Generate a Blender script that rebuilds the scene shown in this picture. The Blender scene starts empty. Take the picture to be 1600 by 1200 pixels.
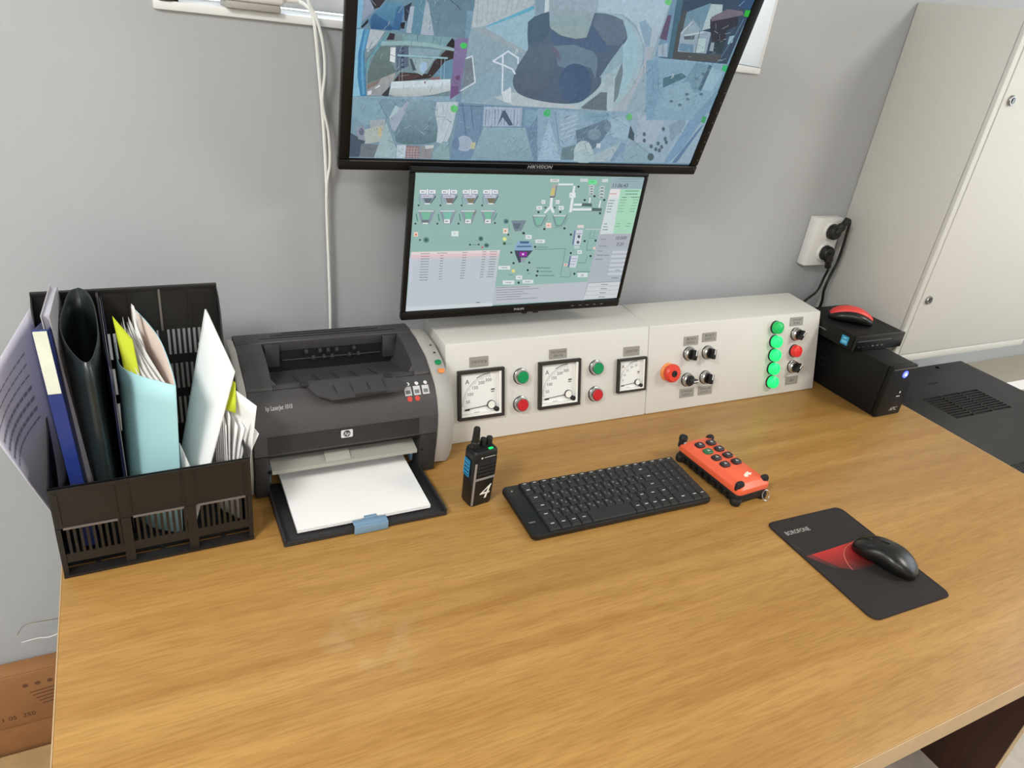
import bpy, bmesh, math, random
from mathutils import Matrix, Vector, Euler
random.seed(7)
R = math.radians
scene = bpy.context.scene
COL = scene.collection

# ------------------------------------------------------------------ camera
cam_d = bpy.data.cameras.new('camera'); cam = bpy.data.objects.new('camera', cam_d); COL.objects.link(cam)
YAW, PIT, ROL, F = R(29.929), R(-27.379), R(7.940), 1138.4
_f = Vector((math.sin(YAW)*math.cos(PIT), math.cos(YAW)*math.cos(PIT), math.sin(PIT)))
_r = Vector((math.cos(YAW), -math.sin(YAW), 0)); _u = _r.cross(_f)
_r2 = _r*math.cos(ROL)+_u*math.sin(ROL); _u2 = -_r*math.sin(ROL)+_u*math.cos(ROL)
cam.matrix_world = Matrix.Translation((0.1317, -0.2723, 1.490)) @ Matrix((_r2, _u2, -_f)).transposed().to_4x4()
cam_d.sensor_width = 36; cam_d.lens = 36*F/1600; cam_d.clip_start = .02
scene.camera = cam

# ------------------------------------------------------------------ light
w = bpy.data.worlds.new('sky'); scene.world = w; w.use_nodes = True
w.node_tree.nodes['Background'].inputs[0].default_value = (.80, .90, 1, 1)
w.node_tree.nodes['Background'].inputs[1].default_value = 4.0
def area(name, loc, target, sx, sy, power, col):
    d = bpy.data.lights.new(name, 'AREA'); d.shape = 'RECTANGLE'; d.size = sx; d.size_y = sy; d.energy = power; d.color = col
    o = bpy.data.objects.new(name, d); COL.objects.link(o); o.location = loc
    o.rotation_euler = (Vector(target)-Vector(loc)).to_track_quat('-Z', 'Y').to_euler(); return o
area('ceiling_panel_light', (2.7, -.75, 2.66), (2.7, -.75, 0), .6, .6, 40, (1, .955, .87))
area('ceiling_panel_light', (-1.1, -.6, 2.66), (-1.1, -.6, 0), .6, .6, 62, (1, .985, .96))
area('ceiling_panel_light', (.1, -2.2, 2.66), (.1, -2.2, 0), 1.2, .6, 35, (1, .98, .95))
scene.view_settings.view_transform = 'Standard'; scene.view_settings.look = 'None'
scene.view_settings.gamma = 1; scene.view_settings.use_curve_mapping = False; scene.view_settings.exposure = 0

# ------------------------------------------------------------------ materials
def lin(c):
    return tuple(((v/255)/12.92 if v/255 <= .04045 else ((v/255+.055)/1.055)**2.4) for v in c)
MATS = {}
def mat(name, col, rough=.5, metal=0, spec=.5, emit=0, bump=0, bscale=200, var=0, vscale=8, trans=0, coat=0):
    m = bpy.data.materials.new(name); m.use_nodes = True; nt = m.node_tree; b = nt.nodes['Principled BSDF']
    c = lin(col)+(1,)
    b.inputs['Base Color'].default_value = c; b.inputs['Roughness'].default_value = rough; b.inputs['Metallic'].default_value = metal
    b.inputs['Specular IOR Level'].default_value = spec; b.inputs['Coat Weight'].default_value = coat
    if emit: b.inputs['Emission Color'].default_value = c; b.inputs['Emission Strength'].default_value = emit
    if var or bump: tc = nt.nodes.new('ShaderNodeTexCoord')
    if var:
        n = nt.nodes.new('ShaderNodeTexNoise'); n.inputs['Scale'].default_value = vscale; n.inputs['Detail'].default_value = 5
        nt.links.new(tc.outputs['Object'], n.inputs['Vector'])
        r = nt.nodes.new('ShaderNodeValToRGB'); r.color_ramp.elements[0].position = .3; r.color_ramp.elements[1].position = .7
        r.color_ramp.elements[0].color = tuple(v*(1-var) for v in c[:3])+(1,); r.color_ramp.elements[1].color = tuple(min(1, v*(1+var)) for v in c[:3])+(1,)
        nt.links.new(n.outputs['Fac'], r.inputs[0]); nt.links.new(r.outputs[0], b.inputs['Base Color'])
    if bump:
        n2 = nt.nodes.new('ShaderNodeTexNoise'); n2.inputs['Scale'].default_value = bscale; n2.inputs['Detail'].default_value = 3
        nt.links.new(tc.outputs['Object'], n2.inputs['Vector'])
        bp = nt.nodes.new('ShaderNodeBump'); bp.inputs['Strength'].default_value = bump; bp.inputs['Distance'].default_value = .002
        nt.links.new(n2.outputs['Fac'], bp.inputs['Height']); nt.links.new(bp.outputs[0], b.inputs['Normal'])
    MATS[name] = m; return m
def attr_mat(name, rough, emit, spec=.5, grain=False):
    m = bpy.data.materials.new(name); m.use_nodes = True; nt = m.node_tree; b = nt.nodes['Principled BSDF']
    a = nt.nodes.new('ShaderNodeAttribute'); a.attribute_name = 'Col'
    b.inputs['Roughness'].default_value = rough; b.inputs['Specular IOR Level'].default_value = spec
    if emit:
        b.inputs['Base Color'].default_value = (.01, .01, .01, 1); src = a.outputs['Color']
        if grain:      # fine texture of the camera pictures
            tc = nt.nodes.new('ShaderNodeTexCoord')
            for sc, lo, hi, dist in ((60, .93, 1.06, 1.5), (230, .91, 1.09, .8)):
                n = nt.nodes.new('ShaderNodeTexNoise'); n.inputs['Scale'].default_value = sc; n.inputs['Detail'].default_value = 4; n.inputs['Distortion'].default_value = dist; nt.links.new(tc.outputs['Object'], n.inputs['Vector'])
                mr = nt.nodes.new('ShaderNodeMapRange'); mr.inputs[1].default_value = .3; mr.inputs[2].default_value = .7; mr.inputs[3].default_value = lo; mr.inputs[4].default_value = hi; nt.links.new(n.outputs['Fac'], mr.inputs[0])
                vm = nt.nodes.new('ShaderNodeVectorMath'); vm.operation = 'SCALE'; nt.links.new(src, vm.inputs[0]); nt.links.new(mr.outputs[0], vm.inputs['Scale']); src = vm.outputs[0]
        nt.links.new(src, b.inputs['Emission Color']); b.inputs['Emission Strength'].default_value = emit
    else: nt.links.new(a.outputs['Color'], b.inputs['Base Color'])
    MATS[name] = m; return m
def wood_mat(name, light, dark, axis=(1.3, 26, 26), rough=.38, knots=True):
    m = bpy.data.materials.new(name); m.use_nodes = True; nt = m.node_tree; N = nt.nodes.new; L = nt.links.new; b = nt.nodes['Principled BSDF']
    tc = N('ShaderNodeTexCoord'); mp = N('ShaderNodeMapping'); mp.inputs['Scale'].default_value = axis; L(tc.outputs['Object'], mp.inputs[0])
    n = N('ShaderNodeTexNoise'); n.inputs['Scale'].default_value = 1.6; n.inputs['Detail'].default_value = 8; n.inputs['Roughness'].default_value = .62; n.inputs['Distortion'].default_value = .6; L(mp.outputs[0], n.inputs[0])
    r = N('ShaderNodeValToRGB'); e = r.color_ramp.elements; e[0].position = .28; e[1].position = .72
    e[0].color = lin(dark)+(1,); e[1].color = lin(light)+(1,); L(n.outputs['Fac'], r.inputs[0])
    mp2 = N('ShaderNodeMapping'); mp2.inputs['Scale'].default_value = (axis[0]*12, axis[1]*9, axis[2]*9); L(tc.outputs['Object'], mp2.inputs[0])
    n2 = N('ShaderNodeTexNoise'); n2.inputs['Scale'].default_value = 1.5; n2.inputs['Detail'].default_value = 4; L(mp2.outputs[0], n2.inputs[0])
    mx = N('ShaderNodeMix'); mx.data_type = 'RGBA'; mx.blend_type = 'MULTIPLY'; mx.inputs['Factor'].default_value = .5
    r2 = N('ShaderNodeValToRGB'); r2.color_ramp.elements[0].position = .36; r2.color_ramp.elements[0].color = (.70, .64, .55, 1); r2.color_ramp.elements[1].position = .56; r2.color_ramp.elements[1].color = (1, 1, 1, 1); L(n2.outputs['Fac'], r2.inputs[0])
    L(r.outputs[0], mx.inputs[6]); L(r2.outputs[0], mx.inputs[7]); last = mx.outputs[2]
    mp4 = N('ShaderNodeMapping'); mp4.inputs['Scale'].default_value = (.25, 7.5, 7.5); L(tc.outputs['Object'], mp4.inputs[0])
    n4 = N('ShaderNodeTexNoise'); n4.inputs['Scale'].default_value = 1.4; n4.inputs['Detail'].default_value = 2; L(mp4.outputs[0], n4.inputs[0])
    r4 = N('ShaderNodeValToRGB'); r4.color_ramp.elements[0].position = .38; r4.color_ramp.elements[0].color = (.87, .84, .79, 1); r4.color_ramp.elements[1].position = .6; r4.color_ramp.elements[1].color = (1, 1, 1, 1); L(n4.outputs['Fac'], r4.inputs[0])
    mx4 = N('ShaderNodeMix'); mx4.data_type = 'RGBA'; mx4.blend_type = 'MULTIPLY'; mx4.inputs['Factor'].default_value = 1; L(last, mx4.inputs[6]); L(r4.outputs[0], mx4.inputs[7]); last = mx4.outputs[2]
    if knots:
        mp3 = N('ShaderNodeMapping'); mp3.inputs['Scale'].default_value = (2.6, 5.2, 1); L(tc.outputs['Object'], mp3.inputs[0])
        v = N('ShaderNodeTexVoronoi'); v.inputs['Scale'].default_value = 1; L(mp3.outputs[0], v.inputs[0])
        wn = N('ShaderNodeTexNoise'); wn.inputs['Scale'].default_value = 60; L(tc.outputs['Object'], wn.inputs[0])
        ad = N('ShaderNodeMath'); ad.operation = 'MULTIPLY_ADD'; ad.inputs[1].default_value = .05; L(wn.outputs['Fac'], ad.inputs[0]); L(v.outputs['Distance'], ad.inputs[2])
        r3 = N('ShaderNodeValToRGB'); r3.color_ramp.elements[0].position = .042; r3.color_ramp.elements[0].color = (.42, .30, .2, 1); r3.color_ramp.elements[1].position = .062; r3.color_ramp.elements[1].color = (1, 1, 1, 1); L(ad.outputs[0], r3.inputs[0])
        mx3 = N('ShaderNodeMix'); mx3.data_type = 'RGBA'; mx3.blend_type = 'MULTIPLY'; mx3.inputs['Factor'].default_value = .8; L(last, mx3.inputs[6]); L(r3.outputs[0], mx3.inputs[7]); last = mx3.outputs[2]
    if knots:      # pale scuff where hands rub the desktop
        gm = N('ShaderNodeVectorMath'); gm.operation = 'DISTANCE'; gm.inputs[1].default_value = (.349-.876, .368-.46, .75); L(tc.outputs['Object'], gm.inputs[0])
        ma = N('ShaderNodeMapRange'); ma.inputs[1].default_value = .02; ma.inputs[2].default_value = .085; ma.inputs[3].default_value = .6; ma.inputs[4].default_value = 0; L(gm.outputs['Value'], ma.inputs[0])
        sn = N('ShaderNodeTexNoise'); sn.inputs['Scale'].default_value = 26; sn.inputs['Detail'].default_value = 5; L(tc.outputs['Object'], sn.inputs[0])
        sr = N('ShaderNodeMapRange'); sr.inputs[1].default_value = .5; sr.inputs[2].default_value = .68; sr.inputs[3].default_value = 0; sr.inputs[4].default_value = .34; L(sn.outputs['Fac'], sr.inputs[0])
        mu = N('ShaderNodeMath'); mu.operation = 'MULTIPLY'; L(ma.outputs[0], mu.inputs[0]); L(sr.outputs[0], mu.inputs[1])
        m5 = N('ShaderNodeMix'); m5.data_type = 'RGBA'; L(mu.outputs[0], m5.inputs['Factor']); L(last, m5.inputs[6]); m5.inputs[7].default_value = (.62, .52, .36, 1); last = m5.outputs[2]
    L(last, b.inputs['Base Color']); b.inputs['Roughness'].default_value = rough; b.inputs['Specular IOR Level'].default_value = .4
    MATS[name] = m; return m

mat('wall_paint', (176, 179, 182), .6, bump=.25, bscale=60, var=.03, vscale=3, spec=.3)
mat('ceiling_white', (225, 225, 222), .8); mat('room_wall', (190, 190, 186), .8)
mat('floor_lino', (190, 181, 168), .5, var=.10, vscale=30)
wood_mat('desk_wood', (185, 144, 82), (165, 121, 62))
wood_mat('wenge', (70, 40, 30), (46, 26, 20), (30, 30, 1.2), .45, False)
mat('edge_band', (190, 160, 120), .5, var=.06, vscale=20)
mat('cream_metal', (213, 211, 205), .42, bump=.12, bscale=500); mat('cabinet_metal', (216, 215, 209), .40, bump=.5, bscale=900)
mat('white_plastic', (232, 232, 230), .4); mat('white_cable', (235, 236, 232), .45)
mat('pvc_white', (228, 229, 228), .4); mat('black_plastic', (21, 21, 21), .42); mat('black_gloss', (14, 14, 15), .22)
mat('black_matte', (36, 36, 37), .5); mat('bezel_black', (13, 12, 12), .42, spec=.3)
mat('organizer_black', (27, 24, 23), .45, var=.15, vscale=30, bump=.1, bscale=300); mat('organizer_pale', (108, 100, 94), .5)  # second tone is a paler grey for ridges and small marks
mat('printer_dark', (66, 64, 65), .5, bump=.15, bscale=900); mat('printer_darker', (40, 39, 40), .55); mat('printer_black', (10, 10, 10), .6)
mat('printer_grey', (172, 169, 164), .5, bump=.1, bscale=900); mat('printer_blue', (118, 150, 176), .45); mat('beige_bar', (160, 158, 150), .5); mat('case_black', (15, 15, 16), .5, spec=.3)
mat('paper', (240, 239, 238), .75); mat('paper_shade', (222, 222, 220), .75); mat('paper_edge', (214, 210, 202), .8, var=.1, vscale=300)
mat('paper_lilac', (205, 203, 216), .55); mat('sticky', (196, 208, 40), .7); mat('folder_blue', (34, 52, 120), .4); mat('label_cream', (226, 230, 214), .6, var=.06, vscale=40)
mat('folder_green', (34, 42, 42), .32); mat('folder_navy', (24, 30, 58), .35); mat('folder_cyan', (168, 214, 220), .5); mat('folder_pink', (226, 208, 196), .6); mat('clear_sleeve', (196, 192, 196), .3)
mat('chrome', (200, 200, 200), .22, 1); mat('steel', (160, 160, 158), .35, 1); mat('plate_grey', (160, 156, 148), .45, .3)
mat('gauge_frame', (42, 37, 33), .5); mat('gauge_white', (236, 235, 230), .5)
mat('button_green', (0, 142, 82), .35); mat('button_red', (196, 32, 40), .35); mat('estop_red', (222, 66, 48), .35); mat('estop_orange', (240, 150, 80), .45)
mat('lamp_green', (30, 222, 118), .3, emit=.75); mat('lamp_green_dim', (16, 176, 88), .3, emit=.35); mat('lamp_red', (214, 48, 44), .3, emit=.25)
mat('led_blue', (60, 70, 255), .3, emit=6); mat('led_core', (150, 170, 255), .3, emit=9); mat('led_green', (20, 190, 90), .3, emit=1.2)
mat('remote_orange', (240, 104, 70), .38, bump=.05); mat('rubber_black', (20, 20, 22), .6); mat('rubber_btn', (44, 34, 36), .5); mat('btn_green', (50, 110, 72), .5)
mat('radio_black', (22, 22, 23), .45, bump=.1, bscale=600); mat('radio_grey', (142, 136, 132), .4); mat('ptt_blue', (16, 60, 88), .4)
mat('mouse_red', (226, 70, 64), .4); mat('mouse_black', (20, 19, 18), .33); mat('pad_cloth', (33, 29, 26), .85, var=.12, vscale=60, bump=.2, bscale=900); mat('pad_edge', (32, 20, 18), .8)
mat('rack_black', (42, 39, 38), .45, var=.08, vscale=6); mat('rack_hole', (8, 8, 8), .8); mat('side_table', (168, 160, 144), .5); mat('carton', (160, 112, 70), .85, var=.08, vscale=25); mat('carton_pale', (188, 158, 112), .85, var=.12, vscale=25); mat('carton_print', (92, 54, 34), .9)
mat('wire', (150, 140, 120), .4, .6); mat('sticker_blue', (40, 150, 200), .35)
attr_mat('screen', .35, .93, .15); attr_mat('screen_video', .35, .80, .12, True); attr_mat('print', .6, 0); attr_mat('print_gloss', .35, 0)
gl = bpy.data.materials.new('window_glass'); gl.use_nodes = True; _n = gl.node_tree; _n.nodes.clear()
_o = _n.nodes.new('ShaderNodeOutputMaterial'); _t = _n.nodes.new('ShaderNodeBsdfTransparent'); _g = _n.nodes.new('ShaderNodeBsdfGlossy'); _g.inputs['Roughness'].default_value = .02
_x = _n.nodes.new('ShaderNodeMixShader'); _x.inputs[0].default_value = .06; _n.links.new(_t.outputs[0], _x.inputs[1]); _n.links.new(_g.outputs[0], _x.inputs[2]); _n.links.new(_x.outputs[0], _o.inputs[0]); MATS['window_glass'] = gl

# ------------------------------------------------------------------ mesh helpers
class B:
    def __init__(s): s.bm = bmesh.new(); s.mi = 0
    def _fin(s, faces):
        for f in faces:
            if f.is_valid: f.material_index = s.mi
    def box(s, x0, y0, z0, x1, y1, z1, bev=0, seg=2):
        old = set(s.bm.faces)
        g = bmesh.ops.create_cube(s.bm, size=1)['verts']
        for v in g: v.co = Vector(((x0+x1)/2+v.co.x*(x1-x0), (y0+y1)/2+v.co.y*(y1-y0), (z0+z1)/2+v.co.z*(z1-z0)))
        if bev: bmesh.ops.bevel(s.bm, geom=list({e for v in g for e in v.link_edges}), offset=bev, segments=seg, affect='EDGES', profile=.5)
        s._fin([f for f in s.bm.faces if f not in old]); return s
    def prism(s, prof, axis, c0, c1, bev=0, seg=2):
        old = set(s.bm.faces)
        def P(a, b, c): return {'x': (c, a, b), 'y': (a, c, b), 'z': (a, b, c)}[axis]
        lo = [s.bm.verts.new(P(a, b, c0)) for a, b in prof]; hi = [s.bm.verts.new(P(a, b, c1)) for a, b in prof]
        n = len(prof); s.bm.faces.new(lo[::-1]); s.bm.faces.new(hi)
        for i in range(n): s.bm.faces.new((lo[i], lo[(i+1) % n], hi[(i+1) % n], hi[i]))
        if bev: bmesh.ops.bevel(s.bm, geom=list({e for v in lo+hi for e in v.link_edges}), offset=bev, segments=seg, affect='EDGES', profile=.5)
        s._fin([f for f in s.bm.faces if f not in old]); return s
    def lathe(s, prof, o=(0, 0, 0), axis='z', seg=24, squash=1):
        """prof: (radius, height) from one end to the other, capped where the radius is not zero"""
        old = set(s.bm.faces); rings = []
        def P(r, h, a):
            c, d = math.cos(a)*r, math.sin(a)*r*squash
            return {'z': (o[0]+c, o[1]+d, o[2]+h), 'y': (o[0]+c, o[1]-h, o[2]+d), 'x': (o[0]+h, o[1]+c, o[2]+d)}[axis]
        for r, h in prof:
            if r < 1e-7: rings.append([s.bm.verts.new(P(0, h, 0))])
            else: rings.append([s.bm.verts.new(P(r, h, 2*math.pi*i/seg)) for i in range(seg)])
        for a, b in zip(rings, rings[1:]):
            for i in range(seg):
                j = (i+1) % seg
                if len(a) == 1: s.bm.faces.new((a[0], b[i], b[j]))
                elif len(b) == 1: s.bm.faces.new((a[i], a[j], b[0]))
                else: s.bm.faces.new((a[i], a[j], b[j], b[i]))
        if len(rings[0]) > 1: s.bm.faces.new(rings[0])
        if len(rings[-1]) > 1: s.bm.faces.new(rings[-1])
        s._fin([f for f in s.bm.faces if f not in old]); return s
    def tube(s, pts, r, seg=8, smooth=6):
        old = set(s.bm.faces); pts = [Vector(p) for p in pts]
        if smooth and len(pts) > 2:
            q = []
            for i in range(len(pts)-1):
                p0, p1, p2, p3 = pts[max(i-1, 0)], pts[i], pts[i+1], pts[min(i+2, len(pts)-1)]
                for k in range(smooth):
                    t = k/smooth; q.append(.5*((2*p1)+(-p0+p2)*t+(2*p0-5*p1+4*p2-p3)*t*t+(-p0+3*p1-3*p2+p3)*t**3))
            pts = q+[pts[-1]]
        rings = []; up = Vector((.3, .2, .93)).normalized()
        for i, p in enumerate(pts):
            d = (pts[min(i+1, len(pts)-1)]-pts[max(i-1, 0)]).normalized(); x = d.cross(up)
            if x.length < .05: x = d.cross(Vector((1, 0, 0)))
            x.normalize(); y = d.cross(x); rr = r[min(i, len(r)-1)] if isinstance(r, (list, tuple)) else r
            rings.append([s.bm.verts.new(p+x*math.cos(2*math.pi*k/seg)*rr+y*math.sin(2*math.pi*k/seg)*rr) for k in range(seg)])
        for a, b in zip(rings, rings[1:]):
            for i in range(seg): s.bm.faces.new((a[i], a[(i+1) % seg], b[(i+1) % seg], b[i]))
        s.bm.faces.new(rings[0]); s.bm.faces.new(rings[-1]); s._fin([f for f in s.bm.faces if f not in old]); return s
    def loft(s, rings, cap=True):
        old = set(s.bm.faces); rs = [[s.bm.verts.new(p) for p in r] for r in rings]; n = len(rs[0])
        for a, b in zip(rs, rs[1:]):
            for i in range(n): s.bm.faces.new((a[i], a[(i+1) % n], b[(i+1) % n], b[i]))
        if cap: s.bm.faces.new(rs[0]); s.bm.faces.new(rs[-1])
        s._fin([f for f in s.bm.faces if f not in old]); return s
    def grid(s, f, nu, nv):
        old = set(s.bm.faces); vs = [[s.bm.verts.new(f(i/nu, j/nv)) for j in range(nv+1)] for i in range(nu+1)]
        for i in range(nu):
            for j in range(nv): s.bm.faces.new((vs[i][j], vs[i+1][j], vs[i+1][j+1], vs[i][j+1]))
        s._fin([f for f in s.bm.faces if f not in old]); return s
    def m(s, i): s.mi = i; return s
def obj(name, b, mats, parent=None, rel=True, angle=35, loc=None, rot=None):
    """rel: the vertices are world coordinates, the parent's position is taken off"""
    bmesh.ops.recalc_face_normals(b.bm, faces=b.bm.faces)
    me = bpy.data.meshes.new(name); b.bm.to_mesh(me); b.bm.free()
    for mm in ([mats] if isinstance(mats, str) else mats): me.materials.append(MATS[mm])
    me.shade_smooth(); me.set_sharp_from_angle(angle=R(angle))
    o = bpy.data.objects.new(name, me); COL.objects.link(o)
    if parent is not None:
        o.parent = parent
        if rel:
            p = parent; off = Vector()
            while p is not None: off += p.location; p = p.parent
            me.transform(Matrix.Translation(-off))
    if loc is not None: o.location = loc
    if rot is not None: o.rotation_euler = rot
    return o
def copy(o, parent=None, loc=None):
    c = o.copy(); COL.objects.link(c); c.parent = parent
    if loc is not None: c.location = loc
    return c
def thing(name, label, cat, loc=(0, 0, 0), rotz=0, group=None):
    o = bpy.data.objects.new(name, None); COL.objects.link(o); o.location = loc; o.rotation_euler = (0, 0, rotz); o.empty_display_size = .05
    tag(o, label, cat, group); return o
def tag(o, label, cat, group=None):
    o['label'] = label; o['category'] = cat
    if group: o['group'] = group
    return o
def struct(o): o['kind'] = 'structure'; return o
def rounded(w, h, r, n=5, cx=0, cy=0):
    p = []
    for sx, sy, a0 in ((1, 1, 0), (-1, 1, 90), (-1, -1, 180), (1, -1, 270)):
        for k in range(n+1):
            a = R(a0+90*k/n); p.append((cx+sx*(w/2-r)+r*math.cos(a), cy+sy*(h/2-r)+r*math.sin(a)))
    return p
_txt = {}
def text_polys(s):
    if s not in _txt:
        c = bpy.data.curves.new('lettering', 'FONT'); c.body = s; c.resolution_u = 2; o = bpy.data.objects.new('lettering', c); COL.objects.link(o)
        me = o.to_mesh(); vs = [(v.co.x, v.co.y) for v in me.vertices]; fs = [tuple(p.vertices) for p in me.polygons]; o.to_mesh_clear()
        bpy.data.objects.remove(o); bpy.data.curves.remove(c)
        x0 = min(v[0] for v in vs); x1 = max(v[0] for v in vs)
        _txt[s] = ([((x-x0)/.7, y/.7) for x, y in vs], fs, (x1-x0)/.7)
    return _txt[s]
class Canvas:
    """flat print: polygons with a colour each, stacked a few microns apart"""
    def __init__(s, clamp=None): s.v = []; s.f = []; s.c = []; s.n = 0; s.clamp = clamp
    def poly(s, pts, c, c2=None):
        if s.clamp: x0, y0, x1, y1 = s.clamp; pts = [(min(max(x, x0), x1), min(max(y, y0), y1)) for x, y in pts]
        k = len(s.v); s.n += 1; s.v += [(x, y, s.n) for x, y in pts]; s.f.append(tuple(range(k, k+len(pts))))
        a = lin(c); b2 = lin(c2) if c2 else a; hi = max(p[1] for p in pts); lo = min(p[1] for p in pts)
        s.c += [tuple(b2[i]+(a[i]-b2[i])*((y-lo)/(hi-lo+1e-9)) for i in range(3)) for x, y in pts]
    def rect(s, x0, y0, x1, y1, c, c2=None): s.poly([(x0, y0), (x1, y0), (x1, y1), (x0, y1)], c, c2)
    def ell(s, x, y, a, b2, c, n=18, rot=None):
        s.poly([(x+a*math.cos(2*math.pi*i/n), y+b2*math.sin(2*math.pi*i/n)) for i in range(n)], c)
    def line(s, pts, w, c):
        for (x0, y0), (x1, y1) in zip(pts, pts[1:]):
            l = math.hypot(x1-x0, y1-y0) or 1; nx, ny = -(y1-y0)/l*w/2, (x1-x0)/l*w/2; ex, ey = (x1-x0)/l*w*.3, (y1-y0)/l*w*.3
            s.poly([(x0+nx-ex, y0+ny-ey), (x0-nx-ex, y0-ny-ey), (x1-nx+ex, y1-ny+ey), (x1+nx+ex, y1+ny+ey)], c)
    def arc(s, x, y, r, a0, a1, w, c, n=14):
        s.line([(x+r*math.cos(R(a0+(a1-a0)*i/n)), y+r*math.sin(R(a0+(a1-a0)*i/n))) for i in range(n+1)], w, c)
    def text(s, x, y, h, t, c, shear=0, wid=None, align=.5):
        vs, fs, wd = text_polys(t); k = len(s.v); s.n += 1; sx = h if wid is None else wid/wd
        s.v += [(x+(a-wd*align)*sx+b2*h*shear, y+(b2-.5)*h, s.n) for a, b2 in vs]; s.c += [lin(c)]*len(vs); s.f += [tuple(i+k for i in f) for f in fs]
    def art(s, items):
        S = 1e-4
        for q in items:
            kind, col = q[0], q[1:4]
            if kind == 't': s.text(q[4]*S, q[5]*S, q[6]*S, q[7], col, .12); continue
            if kind == 'p':
                a = [v*S for v in q[7:]]; pts = list(zip(a[::2], a[1::2]))
                for r_ in range(2 if len(pts) > 10 else 0):   # round off the long outlines
                    pts = [p for (x0, y0), (x1, y1) in zip(pts, pts[1:]+pts[:1]) for p in ((.75*x0+.25*x1, .75*y0+.25*y1), (.25*x0+.75*x1, .25*y0+.75*y1))]
                s.poly(pts, col, q[4:7]); continue
            a = [v*S for v in q[4:]]
            if kind == 'l': s.line(list(zip(a[1::2], a[2::2])), a[0], col)
            elif kind == 'e': s.poly([(a[0]+a[2]*math.cos(t*.35)+a[4]*math.sin(t*.35), a[1]+a[3]*math.cos(t*.35)+a[5]*math.sin(t*.35)) for t in range(18)], col)
            elif kind == 'd':
                n = q[9]; dx = (a[2]-a[0])/n; dy = (a[3]-a[1])/n
                for i in range(n):
                    x, y = a[0]+dx*i, a[1]+dy*i; h = a[4]*(.32+.16*((i*7+n) % 3)/2); s.poly([(x, y-h), (x+dx*.72, y-h), (x+dx*.72, y+h), (x, y+h)], col)
    def build(s, name, material, parent, fn=None, loc=None, rot=None, step=4e-6):
        fn = fn or (lambda u, v, d: (u, -d, v))
        me = bpy.data.meshes.new(name); me.from_pydata([fn(x, y, n*step) for x, y, n in s.v], [], s.f)
        at = me.color_attributes.new('Col', 'FLOAT_COLOR', 'POINT')
        for i, c in enumerate(s.c): at.data[i].color = c+(1,)
        me.materials.append(MATS[material]); o = bpy.data.objects.new(name, me); COL.objects.link(o); o.parent = parent
        if loc is not None: o.location = loc
        if rot is not None: o.rotation_euler = rot
        return o
flat_z = lambda u, v, d: (u, v, d)
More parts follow.
